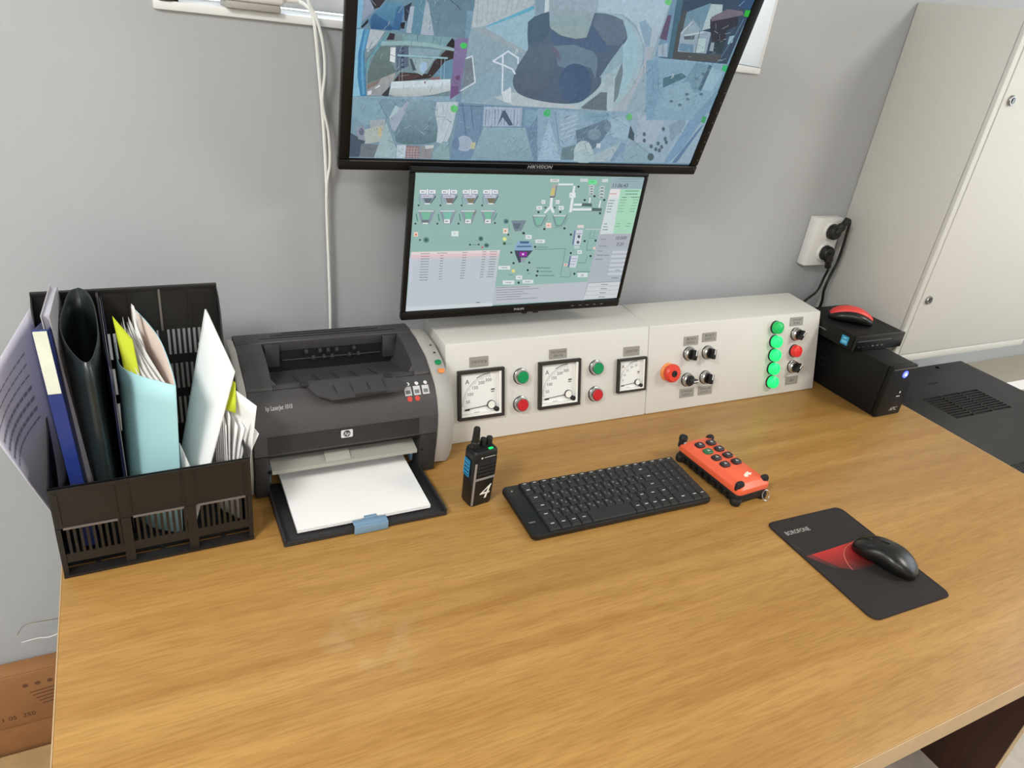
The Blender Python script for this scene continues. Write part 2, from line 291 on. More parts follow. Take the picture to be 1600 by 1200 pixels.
# flat pictures on the two screens: kind, colour (0-255), then coordinates in tenths of a millimetre
TV_ART = [
('p',114,149,168,114,149,168,-3200,2492,-2228,2586,-2085,2117,-1773,2106,-3195,2112),
('p',136,188,218,136,188,218,-3200,2492,-3126,2499,-3143,2133,-3196,2129),
('p',152,165,186,152,165,186,-3126,2499,-2993,2512,-2982,2371,-3136,2212),
('p',55,50,59,55,50,59,-3039,2507,-2830,2527,-2904,2422,-2972,2394),
('p',101,153,181,66,116,159,-2980,2338,-2817,2507,-2615,2515,-2545,2422,-2590,2145,-3001,2134,-3043,2232),
('p',66,113,156,51,94,141,-3011,2279,-2968,2339,-2794,2254,-2690,2172,-2711,2135,-3001,2134),
('p',76,119,162,56,103,151,-2668,2444,-2564,2487,-2590,2145,-2694,2148),
('p',26,35,48,26,35,48,-3144,2144,-3045,2265,-3047,2209,-3119,2135),
('p',51,60,77,51,60,77,-2562,2465,-2460,2530,-2504,2268,-2543,2287),
('p',36,40,53,36,40,53,-2588,2249,-2528,2266,-2531,2173,-2592,2168),
('p',174,191,205,174,191,205,-2478,2473,-2417,2479,-2426,2124,-2500,2118),
('p',101,148,170,101,148,170,-2416,2567,-2271,2581,-2275,2113,-2426,2124),
('p',170,187,199,170,187,199,-2265,2582,-2223,2542,-2085,2117,-2287,2112),
('p',109,139,158,116,145,161,-2228,2586,-1653,2641,-1615,2107,-2085,2117),
('l',61,70,78,8,-1922,2615,-1818,2557,-1745,2498),
('l',93,121,138,6,-2040,2435,-2050,2143),
('l',93,119,136,5,-2137,2594,-2042,2536),
('p',123,149,157,123,149,157,-3201,2111,-1773,2106,-1703,1221,-3195,1168),
('p',146,198,224,146,198,224,-3195,2112,-3083,2121,-3152,1702,-3130,1336,-3083,1174,-3201,1168),
('p',69,137,182,69,137,182,-3106,2114,-3012,2133,-3070,1780,-3033,1467,-3001,1178,-3089,1174,-3150,1459,-3158,1797),
('p',104,169,206,104,169,206,-3077,2116,-3024,2126,-3090,1778,-3058,1465,-3028,1203,-3059,1201,-3102,1487,-3116,1800),
('p',186,198,206,186,198,206,-3012,2127,-2807,2116,-2891,1958,-3026,1807,-3054,1875),
('p',112,134,134,100,119,117,-2887,1912,-2692,1927,-2699,1734,-2581,1558,-2995,1369,-3006,1530),
('p',116,168,181,116,168,181,-2770,2107,-2731,2087,-2982,1714,-3015,1468,-3051,1637,-2890,1947),
('l',74,109,126,6,-2756,2097,-3031,1711,-3033,1467),
('p',229,236,239,229,236,239,-2702,1902,-2628,1908,-2620,1691,-2697,1710),
('p',172,172,169,151,160,168,-3006,1343,-2594,1557,-2620,1430,-2779,1197,-2995,1185),
('p',138,126,120,138,126,120,-3006,1343,-2801,1456,-2844,1366,-2989,1281),
('p',225,228,231,225,228,231,-2890,1306,-2818,1355,-2804,1336,-2876,1294),
('p',225,228,237,225,228,237,-2987,1250,-2925,1272,-2933,1208,-2989,1192),
('p',61,65,74,61,65,74,-2780,1203,-2640,1365,-2675,1183),
('p',59,51,64,59,51,64,-2773,2003,-2732,2099,-2658,2093,-2663,2011),
('p',94,112,134,94,112,134,-2630,1931,-2444,1946,-2413,1656,-2581,1558),
('p',130,168,177,130,168,177,-2561,2101,-1813,2115,-1895,1964,-2499,1989),
('l',73,94,116,7,-2325,2109,-2325,2003),
('l',89,119,136,6,-2083,2105,-2096,2009),
('l',89,119,136,6,-1969,2114,-1984,1993),
('p',144,174,187,144,174,187,-2442,1922,-1941,1924,-1981,1835,-2430,1814),
('p',61,52,55,61,52,55,-2531,1561,-2115,1563,-2036,1756,-1877,1928,-1745,1926,-1740,1815,-1853,1769,-2055,1503,-2619,1411),
('p',83,66,66,83,66,66,-2529,1549,-2191,1533,-2315,1474,-2518,1436),
('p',105,148,172,105,148,172,-1866,1768,-1740,1815,-1722,1524,-2053,1490),
('p',146,112,120,146,112,120,-2056,1516,-1912,1531,-1907,1493,-2079,1482),
('p',155,181,186,155,181,186,-2413,1779,-2028,1794,-2114,1651,-2191,1533,-2327,1587),
('p',77,94,107,77,94,107,-2412,1767,-2374,1770,-2290,1602,-2342,1598),
('p',169,199,229,169,199,229,-2241,1730,-2157,1736,-2127,1650,-2168,1559,-2237,1593),
('p',38,40,44,38,40,44,-1886,1989,-1811,2103,-1767,2071,-1750,1962),
('p',154,188,193,154,188,193,-2843,1974,-2502,2012,-2121,2007,-1749,1956,-1744,1920,-2114,1953,-2495,1954,-2839,1915),
('p',155,198,211,155,198,211,-2594,1814,-1835,1827,-1832,1802,-2591,1788),
('l',188,209,222,4,-2563,1756,-2530,1429),
('l',188,209,222,4,-2519,1759,-2485,1432),
('l',188,214,227,5,-1931,1801,-1895,1461),
('l',188,214,227,5,-1878,1805,-1842,1464),
('p',56,60,82,56,60,82,-2548,1914,-2504,1917,-2508,1899,-2551,1890),
('p',56,60,82,56,60,82,-2523,1850,-2497,1852,-2502,1833,-2545,1824),
('p',56,60,82,56,60,82,-2534,1782,-2490,1786,-2495,1767,-2538,1758),
('p',56,60,82,56,60,82,-2510,1717,-2483,1719,-2488,1700,-2531,1691),
('p',56,60,82,56,60,82,-2520,1649,-2476,1652,-2481,1633,-2524,1624),
('p',212,227,236,212,227,236,-2645,1416,-1747,1509,-1721,1340,-1955,1261,-2479,1180,-2666,1222),
('p',207,219,226,179,189,188,-2648,1314,-1733,1419,-1720,1334,-1955,1258,-2479,1178,-2659,1220),
('l',83,109,135,6,-2598,1194,-2414,1184,-2085,1221,-1758,1312),
('p',142,64,90,142,64,90,-2153,1445,-2121,1447,-2133,1408),
('l',112,129,138,4,-2455,1389,-2447,1312),
('l',123,149,162,4,-1864,1476,-1851,1386),
('p',144,174,194,144,174,194,-3195,1162,-1625,1252,-1610,1159,-3197,1078),
('p',135,125,166,131,112,155,-1765,2101,-1584,2121,-1560,1323,-1715,1301),
('p',120,94,140,120,94,140,-1722,1432,-1569,1422,-1565,1309,-1706,1194),
('l',168,142,181,8,-1720,1419,-1568,1415),
('e',112,82,121,-1629,1536,41,2,6,-39),
('p',153,179,193,153,179,193,-1552,2651,1655,2960,1702,2849,1840,1136,-1524,1143,-1541,2127),
('p',133,123,164,133,123,164,-1561,2125,-1554,1898,-1554,1840,-1561,1503,-1553,1319,-1595,1317,-1602,1875,-1609,2102),
('p',151,177,189,143,171,186,-1543,2256,-1341,2274,-639,1985,-742,1656,-728,1491,-835,1359,-1307,1154,-1524,1143,-1558,2107),
('p',144,175,192,144,175,192,-1218,1625,-764,1654,-719,1450,-1307,1154,-1524,1143),
('p',184,197,205,184,197,205,-1552,2651,-646,2738,-641,2630,-1348,2310,-1545,2266),
('l',140,155,169,5,-1503,2656,-1476,2317),
('l',140,155,169,3,-1428,2663,-1405,2351),
('l',140,155,169,5,-1353,2670,-1333,2385),
('l',140,155,169,3,-1277,2677,-1261,2418),
('l',140,155,169,5,-1202,2685,-1189,2452),
('l',140,155,169,3,-1125,2692,-1117,2486),
('l',140,155,169,5,-1049,2699,-1046,2520),
('l',140,155,169,3,-972,2707,-973,2554),
('l',140,155,169,5,-894,2714,-901,2588),
('l',140,155,169,3,-817,2722,-829,2622),
('l',140,155,169,5,-739,2729,-757,2655),
('p',105,182,208,105,182,208,-1346,2301,-647,2657,-615,2614,-1208,2340),
('p',160,195,212,160,195,212,-1342,2283,-613,2605,-593,2524,-687,2423,-583,2028,-661,1983),
('p',160,177,188,160,177,188,-1545,2266,-1344,2292,-624,2015,-645,1964),
('p',138,164,181,138,164,181,-625,2740,-479,2754,-446,2584,-585,2534),
('p',207,221,230,207,221,230,-479,2754,-412,2761,-379,2599,-446,2584),
('p',181,205,222,175,195,207,400,2839,1643,2959,1634,2464,1615,2194,1389,2260,1159,2544,873,2675,410,2668),
('p',146,176,197,146,176,197,1192,2587,1295,2635,1466,2511,1526,2229,1445,2243),
('p',174,186,199,174,186,199,1599,2234,1637,1940,1534,1670,1457,1165,1200,1153,1522,1975,1445,2243),
('p',163,191,205,168,194,202,411,2662,610,2690,882,2647,1173,2506,1401,2261,1497,1973,1483,1667,1341,1344,1196,1165,516,1156,-268,1195,-597,1309,-724,1471,-102,1821),
('l',108,134,151,4,932,2642,1173,2506,1401,2261,1497,1973,1483,1667,1341,1344),
('p',162,197,210,162,197,210,922,2602,1072,2517,1309,2274,1398,1966,1358,1660,1224,1384,1188,1780,1071,2111,1046,2253,1063,2376),
('p',188,201,207,188,201,207,-995,1266,-678,1368,-284,1260,499,1211,567,1151,-631,1156),
('p',214,226,234,214,226,234,-877,1346,-741,1449,-675,1197,-801,1201),
('p',91,113,136,87,107,128,-377,2609,-591,2515,-677,2424,-639,2218,-577,2048,-608,1947,-703,1780,-739,1594,-712,1471,-606,1351,-381,1277,58,1223,493,1233,696,1378,854,1585,788,1712,908,2016,1079,2297,1063,2376,899,2600,619,2662,414,2653),
('p',81,107,128,81,107,128,-677,2424,-591,2515,-374,2600,-285,2344,-338,2204,-606,2124),
('p',105,125,144,105,125,144,400,2479,417,2644,621,2656,900,2596,1057,2372,965,2206,485,2210),
('p',97,117,134,88,104,124,-577,2048,-191,2157,-45,1784,-131,1398,-289,1282,-608,1361,-710,1492,-703,1780),
('p',111,137,156,111,137,156,-181,2118,172,2165,522,2091,654,1977,706,1663,581,1826,352,1873,138,1796,-11,1828),
('p',85,107,138,85,107,138,-285,2344,-84,2263,172,2245,347,2278,400,2479,881,2097,622,2078,172,2165,-191,2157),
('p',112,112,136,112,112,136,-203,2116,-76,2066,18,1891,-94,1965),
('e',73,99,130,370,1567,292,18,94,-319),
('e',79,103,134,267,1507,166,10,68,-237),
('p',163,183,197,141,167,174,-417,2760,394,2839,355,2289,169,2252,-90,2282,-311,2399),
('p',153,175,180,153,175,177,-283,2420,316,2452,355,2289,169,2252,-90,2282,-293,2372),
('p',150,180,194,150,180,194,1022,2252,915,1996,771,1689,885,1718,1122,1968),
('p',120,139,150,120,139,150,1109,1967,1188,1780,1224,1384,1179,1290,1070,1686),
('p',178,199,206,178,199,206,745,1381,899,1675,976,1593,556,1187,475,1210),
('p',108,122,135,108,122,135,583,1181,872,1454,995,1461,1086,1148,638,1161),
('p',179,199,209,179,199,209,909,1719,1055,1728,1217,1143,1100,1144),
('p',167,187,196,167,187,196,837,1715,978,1810,1082,1577,941,1547),
('l',218,231,243,26,-868,1357,-974,1921),
('l',218,231,243,26,-701,1821,-719,1900,-901,1985,-1116,1822,-921,1770,-779,1725,-715,1658),
('p',124,136,149,124,136,149,-1551,1821,-1461,1846,-1367,1494,-1541,1382),
('l',221,230,238,18,-1556,1340,-1344,1485,-1460,1876,-1553,1830),
('p',130,160,177,130,160,177,-3210,1151,-1544,1166,-1533,175,-3220,196),
('p',139,173,188,139,173,188,-3210,1151,-2817,1131,-2694,871,-2986,712,-3175,870),
('l',84,114,135,6,-2815,1111,-2652,851),
('l',74,104,143,7,-2557,1145,-2529,961),
('p',78,92,109,78,92,109,-3200,598,-2970,477,-3056,206,-3220,203),
('p',178,204,212,178,204,212,-2633,863,-2549,1064,-2462,1006,-2587,812),
('p',168,180,197,168,180,197,-2630,831,-2373,1134,-2327,1095,-2465,624,-2575,685),
('p',167,179,184,167,179,184,-2932,808,-2692,839,-2658,682,-2903,673),
('p',181,190,185,181,190,185,-3003,658,-2704,744,-2682,486,-2967,429),
('p',151,160,174,151,160,174,-3124,664,-3008,742,-2981,477,-3084,506),
('e',107,120,141,-3041,625,40,1,4,-60),
('p',203,190,147,203,190,147,-2782,698,-2731,700,-2729,550,-2772,570),
('p',117,126,136,117,126,136,-3029,432,-2750,418,-2806,207,-3046,207),
('p',165,191,196,165,191,196,-2667,788,-2471,359,-2466,201,-2816,203),
('p',192,207,216,192,207,216,-1916,1147,-1566,1165,-1606,654,-1664,450,-1825,490,-1837,734,-1913,968),
('l',122,140,161,5,-1888,1096,-1884,916,-1733,912),
('l',122,140,161,5,-1731,977,-1763,824),
('l',153,174,191,8,-1640,873,-1715,494),
('p',142,171,185,96,125,135,-2335,1167,-2022,1152,-1837,734,-1836,490,-2060,445,-2362,443,-2493,481,-2519,644,-2426,861),
('l',131,157,169,3,-2286,1097,-2344,474),
('l',131,157,169,3,-2249,1099,-2271,477),
('l',131,157,169,3,-2212,1101,-2199,479),
('l',131,157,169,3,-2175,1103,-2126,481),
('l',131,157,169,3,-2137,1105,-2052,483),
('l',131,157,169,3,-2100,1107,-1978,486),
('l',131,157,169,3,-2063,1108,-1904,488),
('p',194,211,220,194,211,220,-2467,426,-2318,431,-2315,205,-2456,206),
('p',155,129,129,155,129,129,-2317,420,-2089,415,-2086,203,-2305,205),
('l',206,210,223,4,-2275,387,-2268,206),
('l',190,190,212,4,-2311,368,-2095,370),
('l',206,210,223,4,-2227,388,-2220,207),
('l',190,190,212,4,-2306,323,-2089,324),
('l',206,210,223,4,-2180,390,-2172,208),
('l',190,190,212,4,-2302,278,-2084,279),
('l',206,210,223,4,-2132,391,-2124,209),
('l',190,190,212,4,-2297,233,-2078,233),
('p',152,152,157,152,152,157,-2079,415,-1862,433,-1875,203,-2075,203),
('p',206,215,219,206,215,219,-2015,428,-1863,444,-1867,387,-1997,372),
('p',146,176,184,146,176,184,-1867,307,-1719,516,-1627,496,-1557,186,-1852,199),
('p',120,151,177,120,151,177,-1542,1156,149,1130,402,195,-1555,174),
('p',174,191,212,174,191,212,-1128,1112,-468,1122,-420,811,-1089,785),
('l',94,112,137,9,-1086,1071,-1050,798),
('l',94,112,137,4,-1033,1074,-996,800),
('l',94,112,137,4,-979,1076,-941,802),
('l',94,112,137,9,-925,1079,-886,804),
('l',94,112,137,4,-871,1081,-831,806),
('l',94,112,137,4,-817,1084,-776,809),
('l',94,112,137,9,-763,1087,-721,811),
('l',94,112,137,4,-708,1089,-665,813),
('l',94,112,137,4,-653,1092,-609,815),
('l',94,112,137,9,-599,1094,-554,817),
('l',94,112,137,4,-543,1097,-497,819),
('l',94,112,137,4,-488,1100,-441,822),
('p',83,104,126,83,104,126,-838,795,-801,1063,-756,1065,-565,828,-633,814,-779,954),
('l',102,129,157,24,-1496,1137,-1343,619),
('l',83,109,139,10,-1351,1123,-1239,735),
('l',92,110,135,10,-1546,1113,-1150,1111),
('l',88,114,144,6,-1164,1067,-1114,672),
('l',89,117,145,6,-78,1074,-175,588),
('l',89,117,145,6,-167,1048,-204,587),
('l',89,117,145,6,-256,1021,-233,586),
('l',104,134,160,10,-291,770,-7,255),
('p',134,169,190,134,169,190,-417,1103,-131,1094,-254,817,-378,835),
('e',170,187,205,-1354,482,141,4,23,-138),
('e',113,139,169,-1500,477,63,2,18,-114),
('p',194,197,165,194,197,165,-1244,508,-1158,511,-1160,395,-1237,397),
('p',150,181,194,142,171,183,-1075,774,-344,791,-47,213,-1191,199),
('l',93,119,136,6,-590,563,-594,504),
('p',156,191,212,156,191,212,52,944,370,313,402,195,44,202),
('p',146,176,197,146,176,197,-199,1124,1601,1148,1990,218,32,192),
('p',166,196,217,166,196,217,54,958,469,232,24,223),
('l',99,129,150,8,123,1100,381,473),
('l',103,129,151,6,583,1081,559,711),
('p',155,183,204,155,183,204,208,1104,577,1101,619,501,403,473,296,702),
('l',200,215,227,10,275,937,548,1049),
('l',200,215,227,10,297,856,571,973),
('l',200,215,227,10,320,775,593,897),
('l',200,215,227,10,342,693,616,819),
('l',200,215,227,10,365,610,639,741),
('p',130,168,187,130,168,187,664,1105,1155,1107,1165,942,712,945),
('l',109,144,165,10,823,1021,1165,1077),
('p',109,136,158,101,127,146,607,775,1144,1004,1276,884,1177,625,1032,425,910,595,697,546),
('e',131,157,172,983,725,136,5,34,-105),
('e',123,149,166,1192,860,59,2,31,-94),
('p',161,189,208,161,189,208,1212,1007,1440,1079,1699,879,1643,640,1340,695),
('l',103,129,155,5,1221,1048,1660,856),
('p',115,141,152,115,141,152,431,452,681,524,719,237,468,236),
('e',181,202,206,873,377,188,5,68,-224),
('p',175,199,206,175,199,206,696,395,1061,404,1215,216,726,211),
('p',169,190,200,169,190,200,1122,361,1564,594,1453,217,1121,214),
('p',130,160,186,130,160,186,1564,594,1685,553,1561,219,1452,221),
('p',202,217,223,202,217,223,1083,557,1163,560,1179,473,1095,482),
('p',155,181,198,155,181,198,1601,1148,3271,1203,3232,223,1745,213),
('p',170,187,205,170,187,205,1701,1132,2306,1053,2253,570,1872,603),
('p',73,94,107,73,94,107,1637,919,1781,753,1817,623,1674,684),
('p',146,176,189,146,176,189,1720,421,1817,623,2350,322,2289,219,1745,213),
('l',98,119,128,7,1817,623,2282,367),
('e',91,111,122,2342,595,35,1,16,-40),
('e',91,111,122,2443,530,35,1,17,-40),
('e',91,111,122,2455,688,34,1,16,-40),
('e',91,111,122,2337,482,35,1,16,-40),
('e',91,111,122,2343,871,34,2,16,-38),
('e',91,111,122,2506,622,35,1,17,-40),
('e',91,111,122,2217,535,34,1,15,-40),
('e',91,111,122,2421,462,34,0,16,-41),
('e',91,111,122,1983,760,34,1,15,-39),
('e',91,111,122,2028,641,34,1,15,-39),
('e',91,111,122,2620,893,34,1,16,-39),
('e',91,111,122,2712,852,35,1,17,-39),
('e',85,107,117,2283,332,70,2,28,-73),
('p',138,164,181,138,164,181,2430,929,2676,1112,2789,965,2606,625),
('p',126,161,191,126,161,191,2847,1119,3121,1131,2884,451,2719,228,2617,226),
('p',100,135,169,100,135,169,3109,933,3180,1002,2899,231,2796,229),
('l',164,194,215,10,2807,1096,2681,628,2579,258),
('p',61,81,104,61,81,104,1741,2969,3251,3115,3152,2076,1777,2081),
('p',120,155,181,120,155,181,1659,2961,1796,2974,1940,2096,1683,2093),
('p',103,89,120,103,89,120,1666,2737,1740,2744,1801,2360,1657,2380),
('p',163,184,201,163,184,201,1681,2271,1833,2331,1914,2110,1728,2105),
('l',92,109,127,8,1760,2293,1827,2104),
('p',76,113,133,76,113,133,1741,2969,1860,2980,2039,2083,1927,2091),
('p',79,86,91,79,86,91,1922,2836,1987,2842,2103,2255,2680,2199,2966,2237,3005,2135,2444,2078,2025,2082,1914,2605),
('p',111,150,172,124,154,171,2000,2813,2392,2986,2450,2604,2323,2530,2042,2491),
('p',153,175,189,153,175,189,2016,2504,2158,2720,2387,2567,2596,2553,2652,2214,2084,2205),
('l',196,208,214,22,2032,2490,2159,2673),
('l',207,219,226,16,2112,2465,2440,2540),
('p',92,105,117,92,105,117,2100,2448,2305,2481,2314,2417,2129,2402),
('p',109,144,170,109,144,170,2069,2333,2348,2339,2385,2211,2097,2222),
('p',183,207,210,183,207,210,2365,2437,2542,2452,2597,2243,2445,2215),
('p',180,201,206,180,201,206,2399,2972,2622,2985,2678,2828,2510,2735,2548,2612,2406,2569),
('p',56,57,70,56,57,70,2484,2749,3002,2858,3060,2704,2898,2610,2931,2417,2697,2382,2555,2597),
('p',118,112,126,118,112,126,2489,2780,2741,2927,3050,2925,3101,2867,2519,2717),
('p',50,69,78,50,69,78,2790,2406,2956,2452,2956,2236,2705,2234),
('p',152,169,178,152,169,178,2670,2397,2730,2401,2778,2256,2690,2266),
('p',154,189,201,154,189,201,2985,2520,3078,2544,3093,2430,3007,2390),
('l',96,131,157,18,3133,2806,3086,2528,2980,2187),
('p',84,88,91,84,88,91,2106,2154,2972,2225,2949,2097,2094,2087),
('l',74,91,100,11,2367,2565,2457,2082),
('p',54,87,123,54,87,123,2947,3085,3222,3112,3181,2953,2914,2990),
('l',173,199,212,7,3013,3076,2943,2993),
('p',140,175,197,140,175,197,1657,2083,3166,2069,3170,1074,1927,1021),
('p',130,167,192,130,167,192,1546,2018,1743,2065,1994,1538,2050,1027,1927,1021),
('l',99,129,155,7,1685,1962,1874,1531),
('l',99,129,155,6,1827,1905,1970,1537),
('p',84,121,138,84,121,138,1975,1762,2309,1869,2439,1808,2041,1598),
('p',122,157,176,122,157,176,2518,2053,2838,2041,2809,1548,2502,1567,2402,1702),
('p',156,191,209,156,191,209,2853,2008,3130,1922,3068,1598,2778,1618),
('p',84,114,135,84,114,135,2797,2038,2866,2026,2835,1585,2757,1617),
('p',146,179,198,146,179,198,2094,1544,2509,1743,2831,1404,2488,1203,2201,1281),
('e',96,125,141,2626,1430,42,2,11,-25),
('e',96,125,141,2501,1323,42,2,11,-25),
('e',96,125,141,2298,1377,42,2,11,-25),
('e',96,125,141,2860,1533,42,2,11,-25),
('e',96,125,141,2567,1517,41,2,10,-25),
('e',96,125,141,2743,1880,41,2,11,-24),
('e',96,125,141,2658,1787,41,3,11,-23),
('l',112,147,169,7,3166,1622,2895,1166),
('p',126,161,185,126,161,185,3166,1622,3213,1570,3115,1071,2940,1064,2890,1128),
('e',76,208,108,-1620,2015,53,4,8,-43),
('e',62,196,92,-11,1074,61,3,13,-53),
('e',120,205,135,1600,2926,62,6,20,-48),
('e',110,205,125,-1618,1057,61,3,9,-60),
('e',112,196,132,1562,1063,64,3,22,-61),
('p',70,165,113,70,165,113,3078,1140,3166,1133,3175,1013,3077,1031),
('p',52,190,70,52,190,70,3102,2945,3215,2948,3217,2845,3109,2852),
('p',58,190,120,58,190,120,3085,2058,3187,2048,3197,1941,3084,1972),
('e',80,190,125,-13,1054,67,3,14,-55)]
